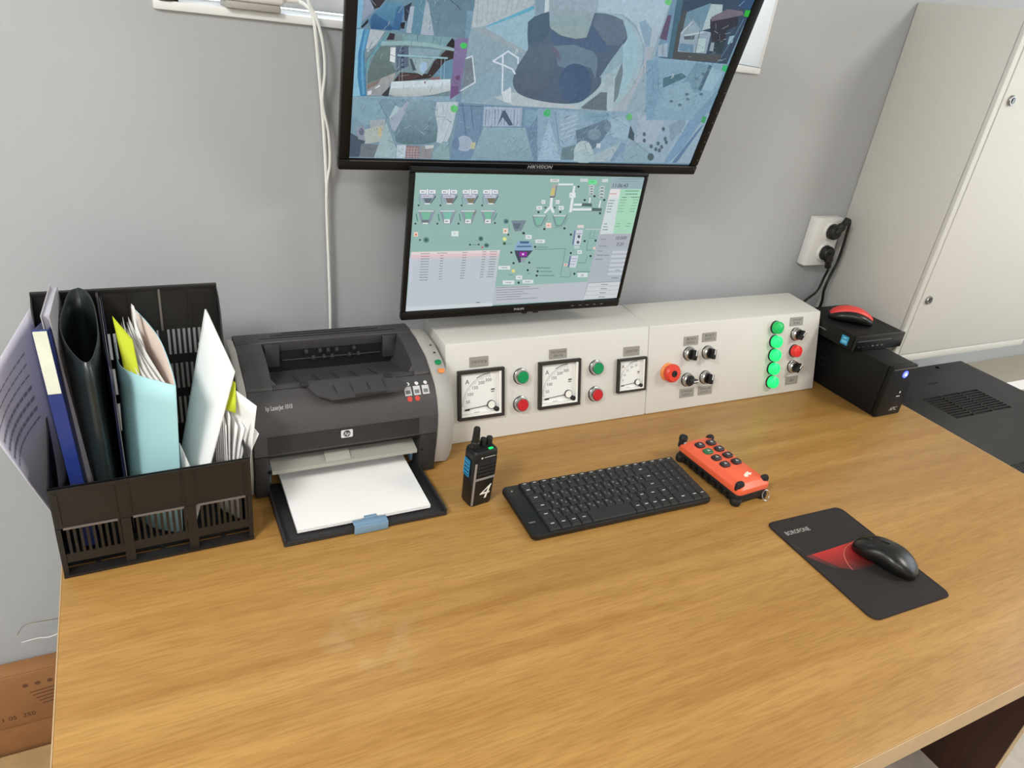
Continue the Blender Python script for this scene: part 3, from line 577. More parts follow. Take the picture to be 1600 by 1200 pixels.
MON_ART = [
('p',190,200,207,190,200,207,-2164,1273,-518,1264,-520,166,-2188,159),
('p',226,216,216,226,216,216,-2164,1273,-518,1264,-521,1210,-2169,1220),
('p',226,198,203,226,198,203,-2169,1220,-532,1214,-535,1164,-2173,1170),
('p',205,200,207,205,200,207,-2173,1170,-535,1164,-536,1115,-2174,1122),
('p',198,202,218,198,202,218,-2194,1171,-2118,1171,-2112,739,-2170,735),
('d',90,95,100,-2001,1236,-1824,1235,14,13),
('d',90,95,100,-1700,1238,-1516,1236,14,14),
('d',90,95,100,-1238,1236,-1145,1236,15,6),
('d',90,95,100,-858,1239,-779,1239,15,5),
('d',90,95,100,-717,1238,-572,1236,15,10),
('d',150,90,90,-1990,1189,-1835,1187,14,12),
('d',150,90,90,-1637,1190,-1578,1190,14,4),
('d',150,90,90,-1233,1189,-1152,1188,15,6),
('d',150,90,90,-853,1192,-783,1192,15,5),
('d',150,90,90,-708,1191,-582,1189,15,9),
('d',90,95,100,-1990,1141,-1835,1140,15,12),
('d',90,95,100,-1636,1143,-1577,1142,15,4),
('d',90,95,100,-1233,1142,-1152,1141,15,6),
('d',90,95,100,-852,1145,-783,1145,15,5),
('d',90,95,100,-708,1144,-582,1142,15,9),
('d',90,95,100,-1990,1094,-1835,1092,14,12),
('d',90,95,100,-1636,1095,-1576,1094,14,4),
('d',90,95,100,-1234,1094,-1152,1093,15,6),
('d',90,95,100,-852,1098,-783,1097,15,5),
('d',90,95,100,-709,1097,-583,1095,15,9),
('d',90,95,100,-1990,1046,-1834,1044,14,12),
('d',90,95,100,-1635,1047,-1576,1046,15,4),
('d',90,95,100,-1234,1046,-1152,1045,15,6),
('d',90,95,100,-852,1051,-782,1050,15,5),
('d',90,95,100,-710,1049,-583,1047,15,9),
('d',90,95,100,-1990,998,-1834,995,14,12),
('d',90,95,100,-1634,999,-1575,998,15,4),
('d',90,95,100,-1234,998,-1153,997,15,6),
('d',90,95,100,-851,1003,-782,1002,15,5),
('d',90,95,100,-710,1002,-583,1000,15,9),
('d',90,95,100,-1990,950,-1834,947,15,12),
('d',90,95,100,-1634,951,-1574,950,14,4),
('d',90,95,100,-1235,950,-1153,949,15,6),
('d',90,95,100,-851,956,-781,954,15,5),
('d',90,95,100,-711,954,-584,952,15,9),
('d',90,95,100,-1990,901,-1834,898,15,12),
('d',90,95,100,-1633,903,-1573,901,15,4),
('d',90,95,100,-1235,902,-1153,900,15,6),
('d',90,95,100,-851,908,-781,906,15,5),
('d',90,95,100,-711,906,-584,904,15,9),
('d',90,95,100,-1990,853,-1833,849,15,12),
('d',90,95,100,-1633,854,-1573,853,15,4),
('d',90,95,100,-1236,854,-1154,852,15,6),
('d',90,95,100,-851,859,-780,858,15,5),
('d',90,95,100,-712,858,-584,856,15,9),
('d',90,95,100,-1990,804,-1833,800,15,12),
('d',90,95,100,-1632,805,-1572,804,15,4),
('d',90,95,100,-1236,805,-1154,803,16,6),
('d',90,95,100,-850,811,-780,810,15,5),
('d',90,95,100,-713,810,-585,807,16,9),
('d',90,95,100,-1990,755,-1833,751,15,12),
('d',90,95,100,-1631,756,-1571,755,15,4),
('d',90,95,100,-1237,756,-1154,754,16,6),
('d',90,95,100,-850,763,-779,761,15,5),
('d',90,95,100,-713,762,-585,759,16,9),
('p',206,214,218,206,214,218,-2188,250,-523,239,-520,166,-2188,159),
('p',90,100,105,90,100,105,-858,267,-786,263,-784,248,-856,252),
('p',150,165,182,150,165,182,-2112,2345,-1823,2348,-1814,2227,-1903,2103,-2006,2102,-2102,2225),
('p',80,98,112,80,98,112,-1886,2117,-1817,2221,-1821,2256,-1909,2111),
('p',226,231,236,226,231,236,-2103,2336,-1994,2337,-1989,2275,-2098,2274),
('p',226,231,236,226,231,236,-1947,2337,-1834,2338,-1828,2277,-1941,2276),
('p',238,240,242,238,240,242,-1986,2346,-1959,2346,-1956,2261,-1979,2260),
('d',110,118,125,-2070,2303,-2017,2304,20,2),
('d',110,118,125,-1914,2305,-1861,2305,21,2),
('p',200,200,214,200,200,214,-2070,2256,-1869,2258,-1864,2209,-2066,2208),
('d',110,110,125,-2044,2233,-1926,2233,11,11),
('p',98,112,122,98,112,122,-2024,2197,-1875,2198,-1912,2111,-1983,2111),
('p',228,226,228,228,226,228,-1999,2119,-1910,2119,-1908,2098,-1998,2098),
('e',52,68,72,-2102,2079,17,0,2,-16),
('l',120,145,165,12,-2108,2220,-2077,2099),
('p',150,165,182,150,165,182,-1739,2349,-1449,2352,-1438,2229,-1521,2103,-1627,2103,-1728,2228),
('p',80,98,112,80,98,112,-1504,2117,-1441,2223,-1445,2259,-1528,2112),
('p',226,231,236,226,231,236,-1730,2339,-1618,2341,-1612,2278,-1724,2277),
('p',226,231,236,226,231,236,-1570,2341,-1460,2342,-1453,2279,-1563,2279),
('p',238,240,242,238,240,242,-1611,2350,-1583,2350,-1578,2263,-1602,2263),
('d',110,118,125,-1696,2306,-1641,2307,21,2),
('d',110,118,125,-1536,2308,-1481,2308,21,2),
('p',200,200,214,200,200,214,-1695,2259,-1493,2261,-1488,2211,-1690,2210),
('d',110,110,125,-1668,2235,-1547,2236,12,11),
('p',122,108,108,122,108,108,-1646,2199,-1494,2200,-1530,2112,-1604,2111),
('p',228,226,228,228,226,228,-1620,2120,-1529,2120,-1526,2099,-1618,2098),
('e',52,68,72,-1725,2079,17,0,2,-16),
('l',120,145,165,12,-1733,2222,-1700,2099),
('p',150,165,182,150,165,182,-1369,2352,-1078,2355,-1065,2232,-1141,2104,-1250,2104,-1356,2230),
('p',80,98,112,80,98,112,-1124,2118,-1067,2226,-1072,2261,-1148,2112),
('p',226,231,236,226,231,236,-1360,2343,-1245,2344,-1237,2281,-1353,2280),
('p',226,231,236,226,231,236,-1195,2345,-1089,2346,-1081,2282,-1188,2281),
('p',238,240,242,238,240,242,-1237,2354,-1209,2354,-1202,2266,-1227,2266),
('d',110,118,125,-1324,2310,-1268,2310,21,2),
('d',110,118,125,-1160,2311,-1104,2312,21,2),
('p',200,200,214,200,200,214,-1322,2262,-1121,2263,-1114,2214,-1316,2212),
('d',110,110,125,-1295,2237,-1170,2238,12,11),
('p',130,125,100,130,125,100,-1272,2201,-1115,2202,-1151,2112,-1226,2112),
('p',228,226,228,228,226,228,-1243,2120,-1149,2121,-1147,2099,-1241,2099),
('e',52,68,72,-1350,2080,18,0,2,-17),
('l',120,145,165,12,-1361,2224,-1325,2100),
('p',150,165,182,150,165,182,-1002,2356,-710,2359,-694,2234,-764,2105,-876,2104,-986,2232),
('p',80,98,112,80,98,112,-747,2119,-697,2228,-702,2264,-772,2113),
('p',226,231,236,226,231,236,-992,2347,-875,2348,-866,2284,-984,2283),
('p',226,231,236,226,231,236,-824,2348,-720,2349,-711,2285,-815,2284),
('p',238,240,242,238,240,242,-867,2357,-838,2358,-829,2269,-855,2269),
('d',110,118,125,-955,2313,-898,2313,22,2),
('d',110,118,125,-787,2314,-729,2315,21,2),
('p',200,200,214,200,200,214,-952,2264,-751,2266,-744,2215,-946,2214),
('d',110,110,125,-924,2240,-796,2240,12,11),
('p',118,118,95,118,118,95,-900,2203,-739,2204,-774,2113,-852,2113),
('p',228,226,228,228,226,228,-870,2121,-773,2121,-770,2100,-867,2100),
('e',52,68,72,-978,2080,18,0,2,-17),
('l',120,145,165,12,-992,2226,-953,2101),
('p',138,152,164,138,152,164,-2114,2000,-1801,2000,-1884,1762,-2022,1764),
('p',216,221,226,216,221,226,-2102,1994,-1833,1994,-1831,1975,-2101,1976),
('p',120,186,160,120,186,160,-2055,1968,-1873,1968,-1912,1838,-2004,1839),
('p',108,122,130,108,122,130,-2030,1835,-1897,1834,-1916,1769,-2007,1770),
('p',220,225,225,220,225,225,-2008,1787,-1917,1787,-1915,1763,-2006,1764),
('p',84,136,136,84,136,136,-2143,1936,-2124,1942,-2091,1818,-2109,1812),
('e',50,66,70,-2132,1771,16,0,1,-17),
('p',138,152,164,138,152,164,-1736,1999,-1429,1999,-1503,1758,-1637,1760),
('p',216,221,226,216,221,226,-1724,1993,-1460,1993,-1458,1974,-1722,1975),
('p',126,190,172,126,190,172,-1675,1967,-1498,1967,-1531,1835,-1620,1836),
('p',108,122,130,108,122,130,-1647,1832,-1517,1831,-1529,1765,-1622,1766),
('p',226,230,232,226,230,232,-1638,1843,-1534,1842,-1527,1770,-1631,1771),
('d',100,105,115,-1610,1807,-1560,1806,27,2),
('p',84,136,136,84,136,136,-1764,1934,-1745,1940,-1709,1815,-1728,1809),
('e',50,66,70,-1751,1767,17,0,1,-17),
('p',138,152,164,138,152,164,-1361,1999,-1061,1998,-1125,1755,-1255,1756),
('p',216,221,226,216,221,226,-1348,1993,-1089,1992,-1087,1973,-1345,1973),
('p',120,186,160,120,186,160,-1297,1966,-1125,1966,-1152,1832,-1239,1833),
('p',108,122,130,108,122,130,-1266,1829,-1139,1828,-1144,1761,-1239,1762),
('p',226,230,232,226,230,232,-1257,1840,-1151,1839,-1142,1766,-1249,1767),
('d',100,105,115,-1228,1803,-1177,1803,27,2),
('p',84,136,136,84,136,136,-1388,1933,-1369,1939,-1330,1812,-1349,1806),
('e',50,66,70,-1372,1763,17,0,2,-17),
('p',138,152,164,138,152,164,-1001,1998,-709,1997,-763,1751,-889,1752),
('p',216,221,226,216,221,226,-987,1992,-735,1991,-733,1972,-985,1972),
('p',120,186,160,120,186,160,-935,1965,-769,1965,-790,1829,-873,1830),
('p',108,122,130,108,122,130,-901,1826,-778,1825,-775,1757,-873,1758),
('p',226,230,232,226,230,232,-892,1837,-783,1837,-773,1762,-883,1763),
('d',100,105,115,-861,1800,-809,1800,27,2),
('p',84,136,136,84,136,136,-690,1948,-672,1942,-715,1819,-738,1825),
('e',50,66,70,-695,1769,18,0,2,-18),
('p',120,130,105,120,130,105,-1096,1992,-1070,1992,-1098,1907,-1118,1920),
('p',236,208,192,236,208,192,-2149,1625,-2077,1624,-2071,1547,-2143,1548),
('e',205,95,80,-2110,1581,16,0,2,-17),
('p',222,234,232,222,234,232,-1486,1632,-1358,1631,-1348,1539,-1477,1541),
('d',150,165,165,-1435,1589,-1404,1588,27,2),
('e',92,130,128,-1922,1484,51,-1,4,-49),
('e',62,90,92,-1922,1484,24,0,2,-24),
('e',92,130,128,-925,1487,47,-1,6,-46),
('e',62,88,90,-925,1487,24,0,3,-23),
('e',55,72,75,-2032,1486,17,0,1,-16),
('l',115,150,148,3,-1828,1535,-1779,1535),
('l',115,150,148,3,-1844,1437,-1789,1437),
('l',115,150,148,3,-1732,1534,-1683,1535),
('l',115,150,148,3,-1746,1437,-1690,1437),
('l',115,150,148,3,-1635,1534,-1585,1534),
('l',115,150,148,3,-1646,1438,-1590,1438),
('l',115,150,148,3,-1538,1533,-1487,1534),
('l',115,150,148,3,-1546,1438,-1489,1438),
('l',115,150,148,3,-1439,1533,-1389,1533),
('l',115,150,148,3,-1445,1438,-1388,1438),
('l',115,150,148,3,-1341,1532,-1290,1533),
('l',115,150,148,3,-1343,1439,-1286,1439),
('l',115,150,148,3,-1241,1532,-1190,1532),
('l',115,150,148,3,-1241,1439,-1183,1439),
('l',115,150,148,3,-1141,1531,-1089,1532),
('l',115,150,148,3,-1138,1439,-1079,1439),
('l',115,150,148,3,-1040,1531,-988,1531),
('l',115,150,148,3,-1034,1440,-975,1440),
('e',50,66,70,-1115,1383,19,0,2,-18),
('e',62,80,80,-955,1382,20,0,2,-18),
('p',120,150,150,120,150,150,-1073,1391,-995,1389,-993,1370,-1071,1372),
('e',82,122,122,-801,1363,48,-1,6,-41),
('e',60,88,92,-801,1363,22,0,3,-19),
('e',196,110,125,-876,1329,22,0,3,-21),
('e',92,132,134,-487,1796,51,-1,7,-46),
('e',65,95,100,-487,1796,24,-1,3,-23),
('l',120,152,152,3,-788,1468,-523,1755),
('l',122,155,154,3,-736,1377,-455,1653),
('p',122,138,152,122,138,152,-390,1810,-95,1814,-163,1623,-293,1611),
('p',96,112,124,96,112,124,-349,1759,-196,1758,-213,1655,-301,1656),
('l',84,136,136,8,-422,1740,-390,1627),
('p',238,222,204,238,222,204,-526,1670,-433,1668,-419,1576,-513,1577),
('e',190,120,100,-476,1622,17,0,3,-19),
('e',50,66,70,-409,1555,19,0,2,-19),
('e',52,68,72,-111,1575,29,-1,4,-25),
('e',226,236,146,-467,1473,37,-1,5,-35),
('e',70,100,72,-459,1390,33,-1,4,-28),
('d',150,160,120,-395,1460,-316,1459,14,5),
('d',110,135,165,-406,1385,-306,1383,15,7),
('p',138,172,202,138,172,202,-242,1300,-203,1415,-166,1436,26,1425,99,1356,130,1244,-239,1253),
('p',70,98,128,70,98,128,-164,1425,27,1417,18,1379,-146,1383),
('p',78,108,140,78,108,140,-195,1341,87,1335,80,1309,-202,1312),
('p',66,70,92,66,70,92,-239,1253,130,1244,24,1100,-86,1012,-116,1013,-200,1160),
('p',150,158,166,150,158,166,-92,1114,22,1111,3,1024,-76,1020),
('p',152,44,162,152,44,162,-136,1223,16,1219,30,1132,-122,1137),
('e',240,220,245,-56,1176,20,-1,3,-20),
('p',222,228,230,222,228,230,146,1451,341,1447,353,1382,157,1386),
('d',120,130,135,200,1416,298,1414,19,5),
('p',222,228,230,222,228,230,-66,1543,56,1541,69,1463,-53,1465),
('d',120,130,135,-29,1502,32,1501,19,3),
('p',222,228,230,222,228,230,-516,966,-279,958,-268,888,-506,897),
('d',120,130,135,-452,928,-333,924,19,6),
('p',222,228,230,222,228,230,-389,677,-152,666,-139,585,-377,597),
('d',120,130,135,-324,633,-205,627,20,6),
('p',222,228,230,222,228,230,15,670,243,659,255,589,27,600),
('d',120,130,135,78,631,192,626,20,5),
('p',222,228,230,222,228,230,-135,763,-6,758,7,677,-122,683),
('d',120,130,135,-96,721,-32,718,20,3),
('p',222,228,230,222,228,230,140,2178,213,2178,225,2112,152,2112),
('d',120,130,135,164,2144,201,2144,18,2),
('p',222,228,230,222,228,230,423,2179,500,2179,513,2112,436,2112),
('d',120,130,135,449,2145,487,2145,18,2),
('p',222,228,230,222,228,230,59,2071,170,2071,182,2005,71,2005),
('d',120,130,135,93,2037,148,2037,18,3),
('p',222,228,230,222,228,230,503,2072,608,2072,622,2004,516,2004),
('d',120,130,135,536,2037,589,2037,18,2),
('p',222,228,230,222,228,230,1069,1223,1167,1220,1183,1149,1085,1151),
('d',120,130,135,1102,1186,1151,1184,21,2),
('p',222,228,230,222,228,230,672,2316,800,2317,820,2226,691,2225),
('d',120,130,135,714,2270,778,2270,18,3),
('e',40,56,58,-298,1217,22,-1,3,-22),
('e',40,56,58,-222,1010,23,-1,4,-22),
('e',40,56,58,97,1010,23,-1,3,-22),
('e',40,56,58,164,1312,22,-1,3,-22),
('e',40,56,58,-57,617,23,-1,4,-23),
('e',40,56,58,302,830,23,-1,4,-23),
('e',40,56,58,298,745,24,-1,4,-23),
('e',40,56,58,92,860,23,0,4,-22),
('e',40,56,58,292,1648,23,0,4,-21),
('e',40,56,58,706,1654,24,-1,4,-22),
('e',40,56,58,119,1960,22,0,3,-20),
('e',40,56,58,556,1963,23,0,5,-21),
('e',40,56,58,835,2424,23,0,4,-20),
('e',40,56,58,1207,2253,23,0,4,-21),
('e',40,56,58,1016,2182,23,0,4,-21),
('e',40,56,58,1430,2187,24,0,5,-21),
('e',40,56,58,1400,1935,25,0,5,-22),
('e',40,56,58,865,1534,24,-1,4,-22),
('e',40,56,58,1188,1401,24,0,5,-22),
('e',40,56,58,1427,1405,24,0,5,-22),
('e',40,56,58,938,1171,24,-1,5,-22),
('e',40,56,58,1386,1098,25,-1,5,-23),
('e',40,56,58,1105,747,25,-1,5,-23),
('e',228,216,130,-202,857,34,-2,5,-34),
('d',90,120,118,-288,784,-186,780,16,7),
('d',90,120,118,76,793,169,790,15,6),
('d',70,100,98,266,898,562,887,18,17),
('d',70,100,98,349,826,611,815,18,15),
('d',70,100,98,352,743,676,729,18,18),
('d',70,100,98,194,1308,425,1302,15,15),
('p',226,232,236,226,232,236,417,2475,716,2479,723,2447,423,2443),
('p',226,232,236,226,232,236,725,2437,770,2437,795,1958,737,1958),
('p',226,232,236,226,232,236,309,2223,358,2223,372,2072,444,1955,401,1943,340,2025,266,1939,219,1947,318,2069),
('l',150,165,165,4,367,2442,686,2426),
('p',176,176,166,176,176,166,297,2461,412,2467,404,2233,292,2233),
('p',204,192,120,204,192,120,301,2382,373,2393,373,2273,301,2267),
('p',90,98,98,90,98,98,293,2247,396,2247,387,2223,294,2223),
('p',120,140,145,120,140,145,372,2442,401,2443,406,2244,379,2243),
('p',220,220,220,220,220,220,243,2551,417,2553,427,2502,252,2500),
('d',120,125,125,285,2528,384,2529,16,6),
('p',112,228,152,112,228,152,1016,2545,1185,2548,1202,2477,1032,2475),
('d',60,150,95,1058,2515,1141,2516,18,4),
('p',200,212,210,200,212,210,838,2568,999,2571,1011,2515,850,2513),
('p',205,214,214,205,214,214,1291,2568,1418,2570,1432,2513,1304,2511),
('e',202,210,212,1104,2436,56,0,6,-27),
('e',120,140,142,1104,2431,38,1,3,-12),
('e',202,210,212,1330,2414,62,0,7,-31),
('e',120,140,142,1331,2408,41,0,4,-15),
('e',202,210,212,1111,2391,57,1,6,-26),
('e',120,140,142,1112,2387,38,0,3,-12),
('e',202,210,212,1339,2356,62,1,7,-30),
('e',120,140,142,1340,2350,41,1,4,-14),
('e',202,210,212,1119,2346,56,1,6,-26),
('e',120,140,142,1120,2342,38,0,3,-12),
('e',202,210,212,1348,2299,62,0,7,-31),
('e',120,140,142,1349,2293,41,0,4,-15),
('e',202,210,212,1127,2301,56,1,6,-26),
('e',120,140,142,1128,2297,38,1,3,-12),
('e',202,210,212,1357,2241,62,0,7,-31),
('e',120,140,142,1358,2235,41,0,4,-15),
('p',226,232,236,226,232,236,1104,2227,1134,2227,1141,2124,1111,2124),
('p',226,232,236,226,232,236,1336,2177,1367,2177,1368,2041,1337,2041),
('p',226,232,236,226,232,236,801,2117,982,2119,991,2078,805,2078),
('p',84,104,106,84,104,106,976,2128,1175,2124,1198,2062,970,2070),
('p',226,232,236,226,232,236,796,2030,1203,2030,1212,1990,801,1987),
('p',84,104,106,84,104,106,1201,2041,1412,2030,1424,1977,1202,1982),
('l',110,130,132,4,808,2061,972,2061),
('l',110,130,132,4,827,1974,1422,1966),
('p',122,146,152,122,146,152,1,1899,307,1912,227,1706,115,1688,61,1755),
('p',132,184,168,132,184,168,46,1868,255,1877,209,1733,121,1719),
('p',200,210,214,200,210,214,21,1911,267,1910,272,1881,26,1883),
('l',104,134,142,10,317,1856,265,1732),
('l',90,112,112,4,62,1672,219,1679),
('p',122,146,152,122,146,152,409,1897,724,1910,645,1701,531,1683,474,1751),
('p',132,184,168,132,184,168,456,1866,671,1875,626,1729,536,1715),
('p',200,210,214,200,210,214,430,1909,682,1908,688,1879,435,1881),
('l',104,134,142,10,735,1854,684,1728),
('l',90,112,112,4,476,1667,637,1674),
('p',238,212,200,238,212,200,302,1765,412,1764,430,1668,320,1669),
('d',190,110,100,344,1715,389,1714,25,2),
('e',90,108,108,242,2045,22,0,3,-20),
('e',90,108,108,426,2045,23,0,4,-20),
('p',206,212,220,206,212,220,921,1614,1105,1625,1107,1328,928,1332),
('p',110,130,165,110,130,165,921,1614,955,1614,967,1332,928,1332),
('e',80,90,105,1043,1492,31,-1,7,-31),
('e',80,90,105,1047,1382,32,0,7,-30),
('d',120,125,165,976,1547,1096,1545,22,5),
('p',226,214,212,226,214,212,964,1717,1100,1715,1112,1659,976,1661),
('p',190,204,206,190,204,206,985,1314,1099,1311,1099,1256,982,1259),
('p',206,212,222,206,212,222,930,1116,1114,1119,1103,871,929,887),
('p',96,110,150,96,110,150,930,1116,959,1115,963,885,929,887),
('d',130,130,175,975,1061,1093,1057,18,6),
('d',150,150,190,977,1005,1085,1001,18,6),
('d',150,150,190,975,948,1073,945,18,5),
('p',236,206,196,236,206,196,835,967,903,964,915,910,846,912),
('p',236,206,196,236,206,196,1399,1281,1473,1280,1485,1230,1410,1232),
('e',200,100,90,875,938,14,0,3,-13),
('l',44,74,76,6,156,1264,809,1263,806,703,1013,682,1019,792),
('l',44,74,76,8,1146,785,1456,779),
('l',44,74,76,6,1258,1413,1268,1218,1387,1224),
('l',44,74,76,6,1131,970,1289,969,1318,1104),
('l',44,74,76,5,1286,1614,1272,1483),
('l',44,74,76,4,1236,1457,1408,1454),
('l',44,74,76,5,1367,1602,1365,1481),
('p',205,216,214,205,216,214,1159,1641,1188,1641,1192,1624,1163,1624),
('p',205,216,214,205,216,214,1203,1641,1232,1640,1235,1623,1206,1623),
('p',205,216,214,205,216,214,1246,1640,1275,1640,1279,1622,1250,1623),
('p',205,216,214,205,216,214,1290,1640,1319,1639,1323,1622,1294,1622),
('p',205,216,214,205,216,214,1334,1639,1363,1639,1367,1621,1338,1622),
('p',205,216,214,205,216,214,1378,1638,1407,1638,1411,1621,1382,1621),
('p',205,216,214,205,216,214,1422,1638,1451,1637,1455,1620,1426,1620),
('p',216,224,226,216,224,226,1169,768,1395,759,1416,665,1189,674),
('t',40,50,52,1284,710,48,'10'),
('p',188,193,201,188,193,201,-516,561,1468,568,1472,174,-522,212),
('d',95,100,108,-500,538,189,534,14,55),
('d',95,100,108,-493,491,387,484,14,70),
('d',95,100,108,-486,443,65,438,13,44),
('d',95,100,108,-480,396,179,389,14,52),
('d',95,100,108,-473,348,22,342,14,39),
('d',95,100,108,-466,300,374,288,14,66),
('p',174,184,192,174,184,192,1502,2612,2220,2612,2226,191,1409,193),
('p',152,174,184,152,174,184,1502,2612,2220,2612,2214,2404,1511,2397),
('p',168,216,188,168,216,188,1718,2393,2210,2398,2191,1534,1768,1541),
('p',208,220,222,208,220,222,1511,2395,1725,2393,1773,1540,1484,1536),
('p',226,224,224,226,224,224,1511,2395,1725,2393,1735,2228,1503,2227),
('t',40,52,58,1703,2460,72,'11:06:43'),
('d',110,130,140,1644,2582,2144,2591,15,31),
('d',125,145,152,1731,2534,2082,2539,15,22),
('d',190,100,95,1516,2304,1665,2305,17,8),
('d',70,110,90,1834,2359,2138,2362,19,14),
('d',70,110,90,1849,2303,2115,2305,20,12),
('d',70,110,90,1799,2240,1905,2241,19,5),
('d',70,110,90,1991,2244,2186,2245,19,9),
('d',90,105,108,1524,2181,1649,2181,20,6),
('d',120,165,138,1772,2192,1913,2192,17,7),
('d',110,155,128,2061,2193,2174,2193,18,6),
('d',90,105,108,1525,2127,1642,2127,20,5),
('d',120,165,138,1768,2137,1910,2138,17,7),
('d',110,155,128,2053,2138,2166,2139,18,6),
('d',90,105,108,1526,2073,1636,2073,20,5),
('d',120,165,138,1764,2083,1906,2083,18,7),
('d',110,155,128,2044,2083,2158,2083,17,6),
('d',90,105,108,1526,2019,1629,2019,20,5),
('d',120,165,138,1760,2029,1902,2028,17,7),
('d',110,155,128,2036,2028,2149,2028,18,6),
('d',90,105,108,1527,1965,1622,1964,19,4),
('d',120,165,138,1756,1974,1899,1973,18,7),
('d',110,155,128,2027,1973,2141,1973,18,6),
('d',80,95,98,1522,1736,1593,1735,20,3),
('d',80,95,98,1523,1680,1619,1679,20,4),
('d',80,95,98,1524,1624,1646,1623,20,5),
('d',120,165,138,1791,1734,1894,1733,18,5),
('d',110,155,128,2033,1736,2132,1735,18,5),
('d',120,165,138,1791,1685,1894,1684,18,5),
('d',110,155,128,2020,1687,2119,1685,18,5),
('l',205,180,182,4,1484,1536,2191,1534),
('p',172,178,186,172,178,186,1485,1532,2192,1531,2195,1241,1471,1236),
('t',50,55,58,1976,1455,66,'10.000'),
('t',60,65,68,1984,1330,66,'0.20'),
('d',110,118,122,1538,1436,1646,1434,18,5),
('d',110,118,122,1514,1299,1689,1295,18,9),
('p',198,203,210,198,203,210,1853,1196,2196,1194,2189,1140,1849,1142),
('l',140,148,155,2,1455,1137,2192,1130),
('p',198,203,210,198,203,210,1855,1107,2196,1104,2189,1050,1850,1053),
('l',140,148,155,2,1455,1049,2191,1040),
('p',198,203,210,198,203,210,1856,1017,2196,1014,2188,959,1851,963),
('l',140,148,155,2,1455,960,2191,949),
('p',198,203,210,198,203,210,1857,927,2195,923,2188,868,1852,873),
('l',140,148,155,2,1455,871,2191,858),
('p',198,203,210,198,203,210,1858,836,2195,831,2188,776,1853,782),
('l',140,148,155,2,1455,781,2190,766),
('p',198,203,210,198,203,210,1859,745,2194,739,2187,683,1854,690),
('l',140,148,155,2,1455,690,2190,673),
('d',110,115,120,1517,1203,1620,1200,19,5),
('d',110,115,120,1511,1115,1797,1106,19,15),
('d',110,115,120,1504,1036,1660,1031,19,8),
('d',95,100,108,2020,794,2117,790,19,5),
('d',95,100,108,1967,632,2130,624,19,8),
('p',206,209,214,206,209,214,1461,545,2209,547,2212,192,1421,198),
('l',70,74,80,6,1456,546,2209,547),
('l',70,74,80,3,1452,459,2210,458),
('l',70,74,80,3,1448,371,2211,368),
('l',70,74,80,3,1444,283,2212,278),
('l',70,74,80,3,1440,194,2213,187),
('d',80,84,90,1760,499,1910,492,19,7),
('d',80,84,90,1760,411,1911,403,20,7),
('d',80,84,90,1759,322,1911,314,20,7),
('d',80,84,90,1759,233,1911,224,20,7)]
# ================================================================== the room
WY = .975                                  # front plane of the back wall
X0, X1, Y0, ZC = -1.7, 3.5, -3.3, 2.72
WX0, WX1, WZ0, WZ1 = .197, 1.336, 1.422, 2.35   # window opening behind the big screen
struct(obj('floor', B().box(X0-.1, Y0-.1, -.1, X1+.1, WY+.3, 0), 'floor_lino'))
struct(obj('ceiling', B().box(X0-.1, Y0-.1, ZC, X1+.1, WY+.3, ZC+.1), 'ceiling_white'))
bw = B()
bw.box(X0-.1, WY, 0, WX0, WY+.28, ZC).box(WX1, WY, 0, X1+.1, WY+.28, ZC).box(WX0, WY, 0, WX1, WY+.28, WZ0).box(WX0, WY, WZ1, WX1, WY+.28, ZC)
struct(obj('wall_back', bw, 'wall_paint'))
struct(obj('wall_left', B().box(X0-.1, Y0, 0, X0, WY, ZC), 'room_wall'))
struct(obj('wall_front', B().box(X0-.1, Y0-.1, 0, X1+.1, Y0, ZC), 'room_wall'))
RWY0, RWY1, RWZ0, RWZ1 = -1.5, .35, .95, 2.2  # window in the right-hand wall
rw = B().box(X1, Y0, 0, X1+.1, RWY0, ZC).box(X1, RWY1, 0, X1+.1, WY, ZC).box(X1, RWY0, 0, X1+.1, RWY1, RWZ0).box(X1, RWY0, RWZ1, X1+.1, RWY1, ZC)
struct(obj('wall_right', rw, 'room_wall'))
def window(name, x0, x1, y, z0, z1, axis='y'):
    root = bpy.data.objects.new(name, None); COL.objects.link(root); root.location = ((x0+x1)/2, y, z0) if axis == 'y' else (y, (x0+x1)/2, z0); struct(root)
    def bar(b, a0, b0, a1, b1, d0, d1):
        b.box(a0, y+d0, b0, a1, y+d1, b1, .004) if axis == 'y' else b.box(y+d0, a0, b0, y+d1, a1, b1, .004)
    f = B(); bar(f, x0, z0, x1, z0+.06, 0, .06); bar(f, x0, z1-.06, x1, z1, 0, .06); bar(f, x0, z0+.06, x0+.06, z1-.06, 0, .06); bar(f, x1-.06, z0+.06, x1, z1-.06, 0, .06)
    xm = (x0+x1)/2; bar(f, xm-.035, z0+.06, xm+.035, z1-.06, 0, .06); obj('window_frame', f, 'pvc_white', root)
    for a, c in ((x0+.06, xm-.035), (xm+.035, x1-.06)):
        g = B(); bar(g, a, z0+.06, c, z1-.06, .025, .031); g.bm.free(); g = B()
        g.box(a, y+.026, z0+.06, c, y+.032, z1-.06) if axis == 'y' else g.box(y+.026, a, z0+.06, y+.032, c, z1-.06)
        obj('window_pane', g, 'window_glass', root)
        for k in range(1):
            s = B(); bar(s, a, z0+.06, c, z0+.085, -.012, .005); obj('sash_bead', s, 'pvc_white', root)
    return root
window('window_1', WX0+.004, WX1-.004, WY+.17, WZ0+.014, WZ1-.004)
window('window_2', RWY0+.004, RWY1-.004, X1+.03, RWZ0+.004, RWZ1-.004, 'x')
t1 = struct(obj('trim_1', B().box(WX0-.004, WY-.006, WZ0, WX1-.002, WY+.17, WZ0+.012, .002), 'pvc_white'))
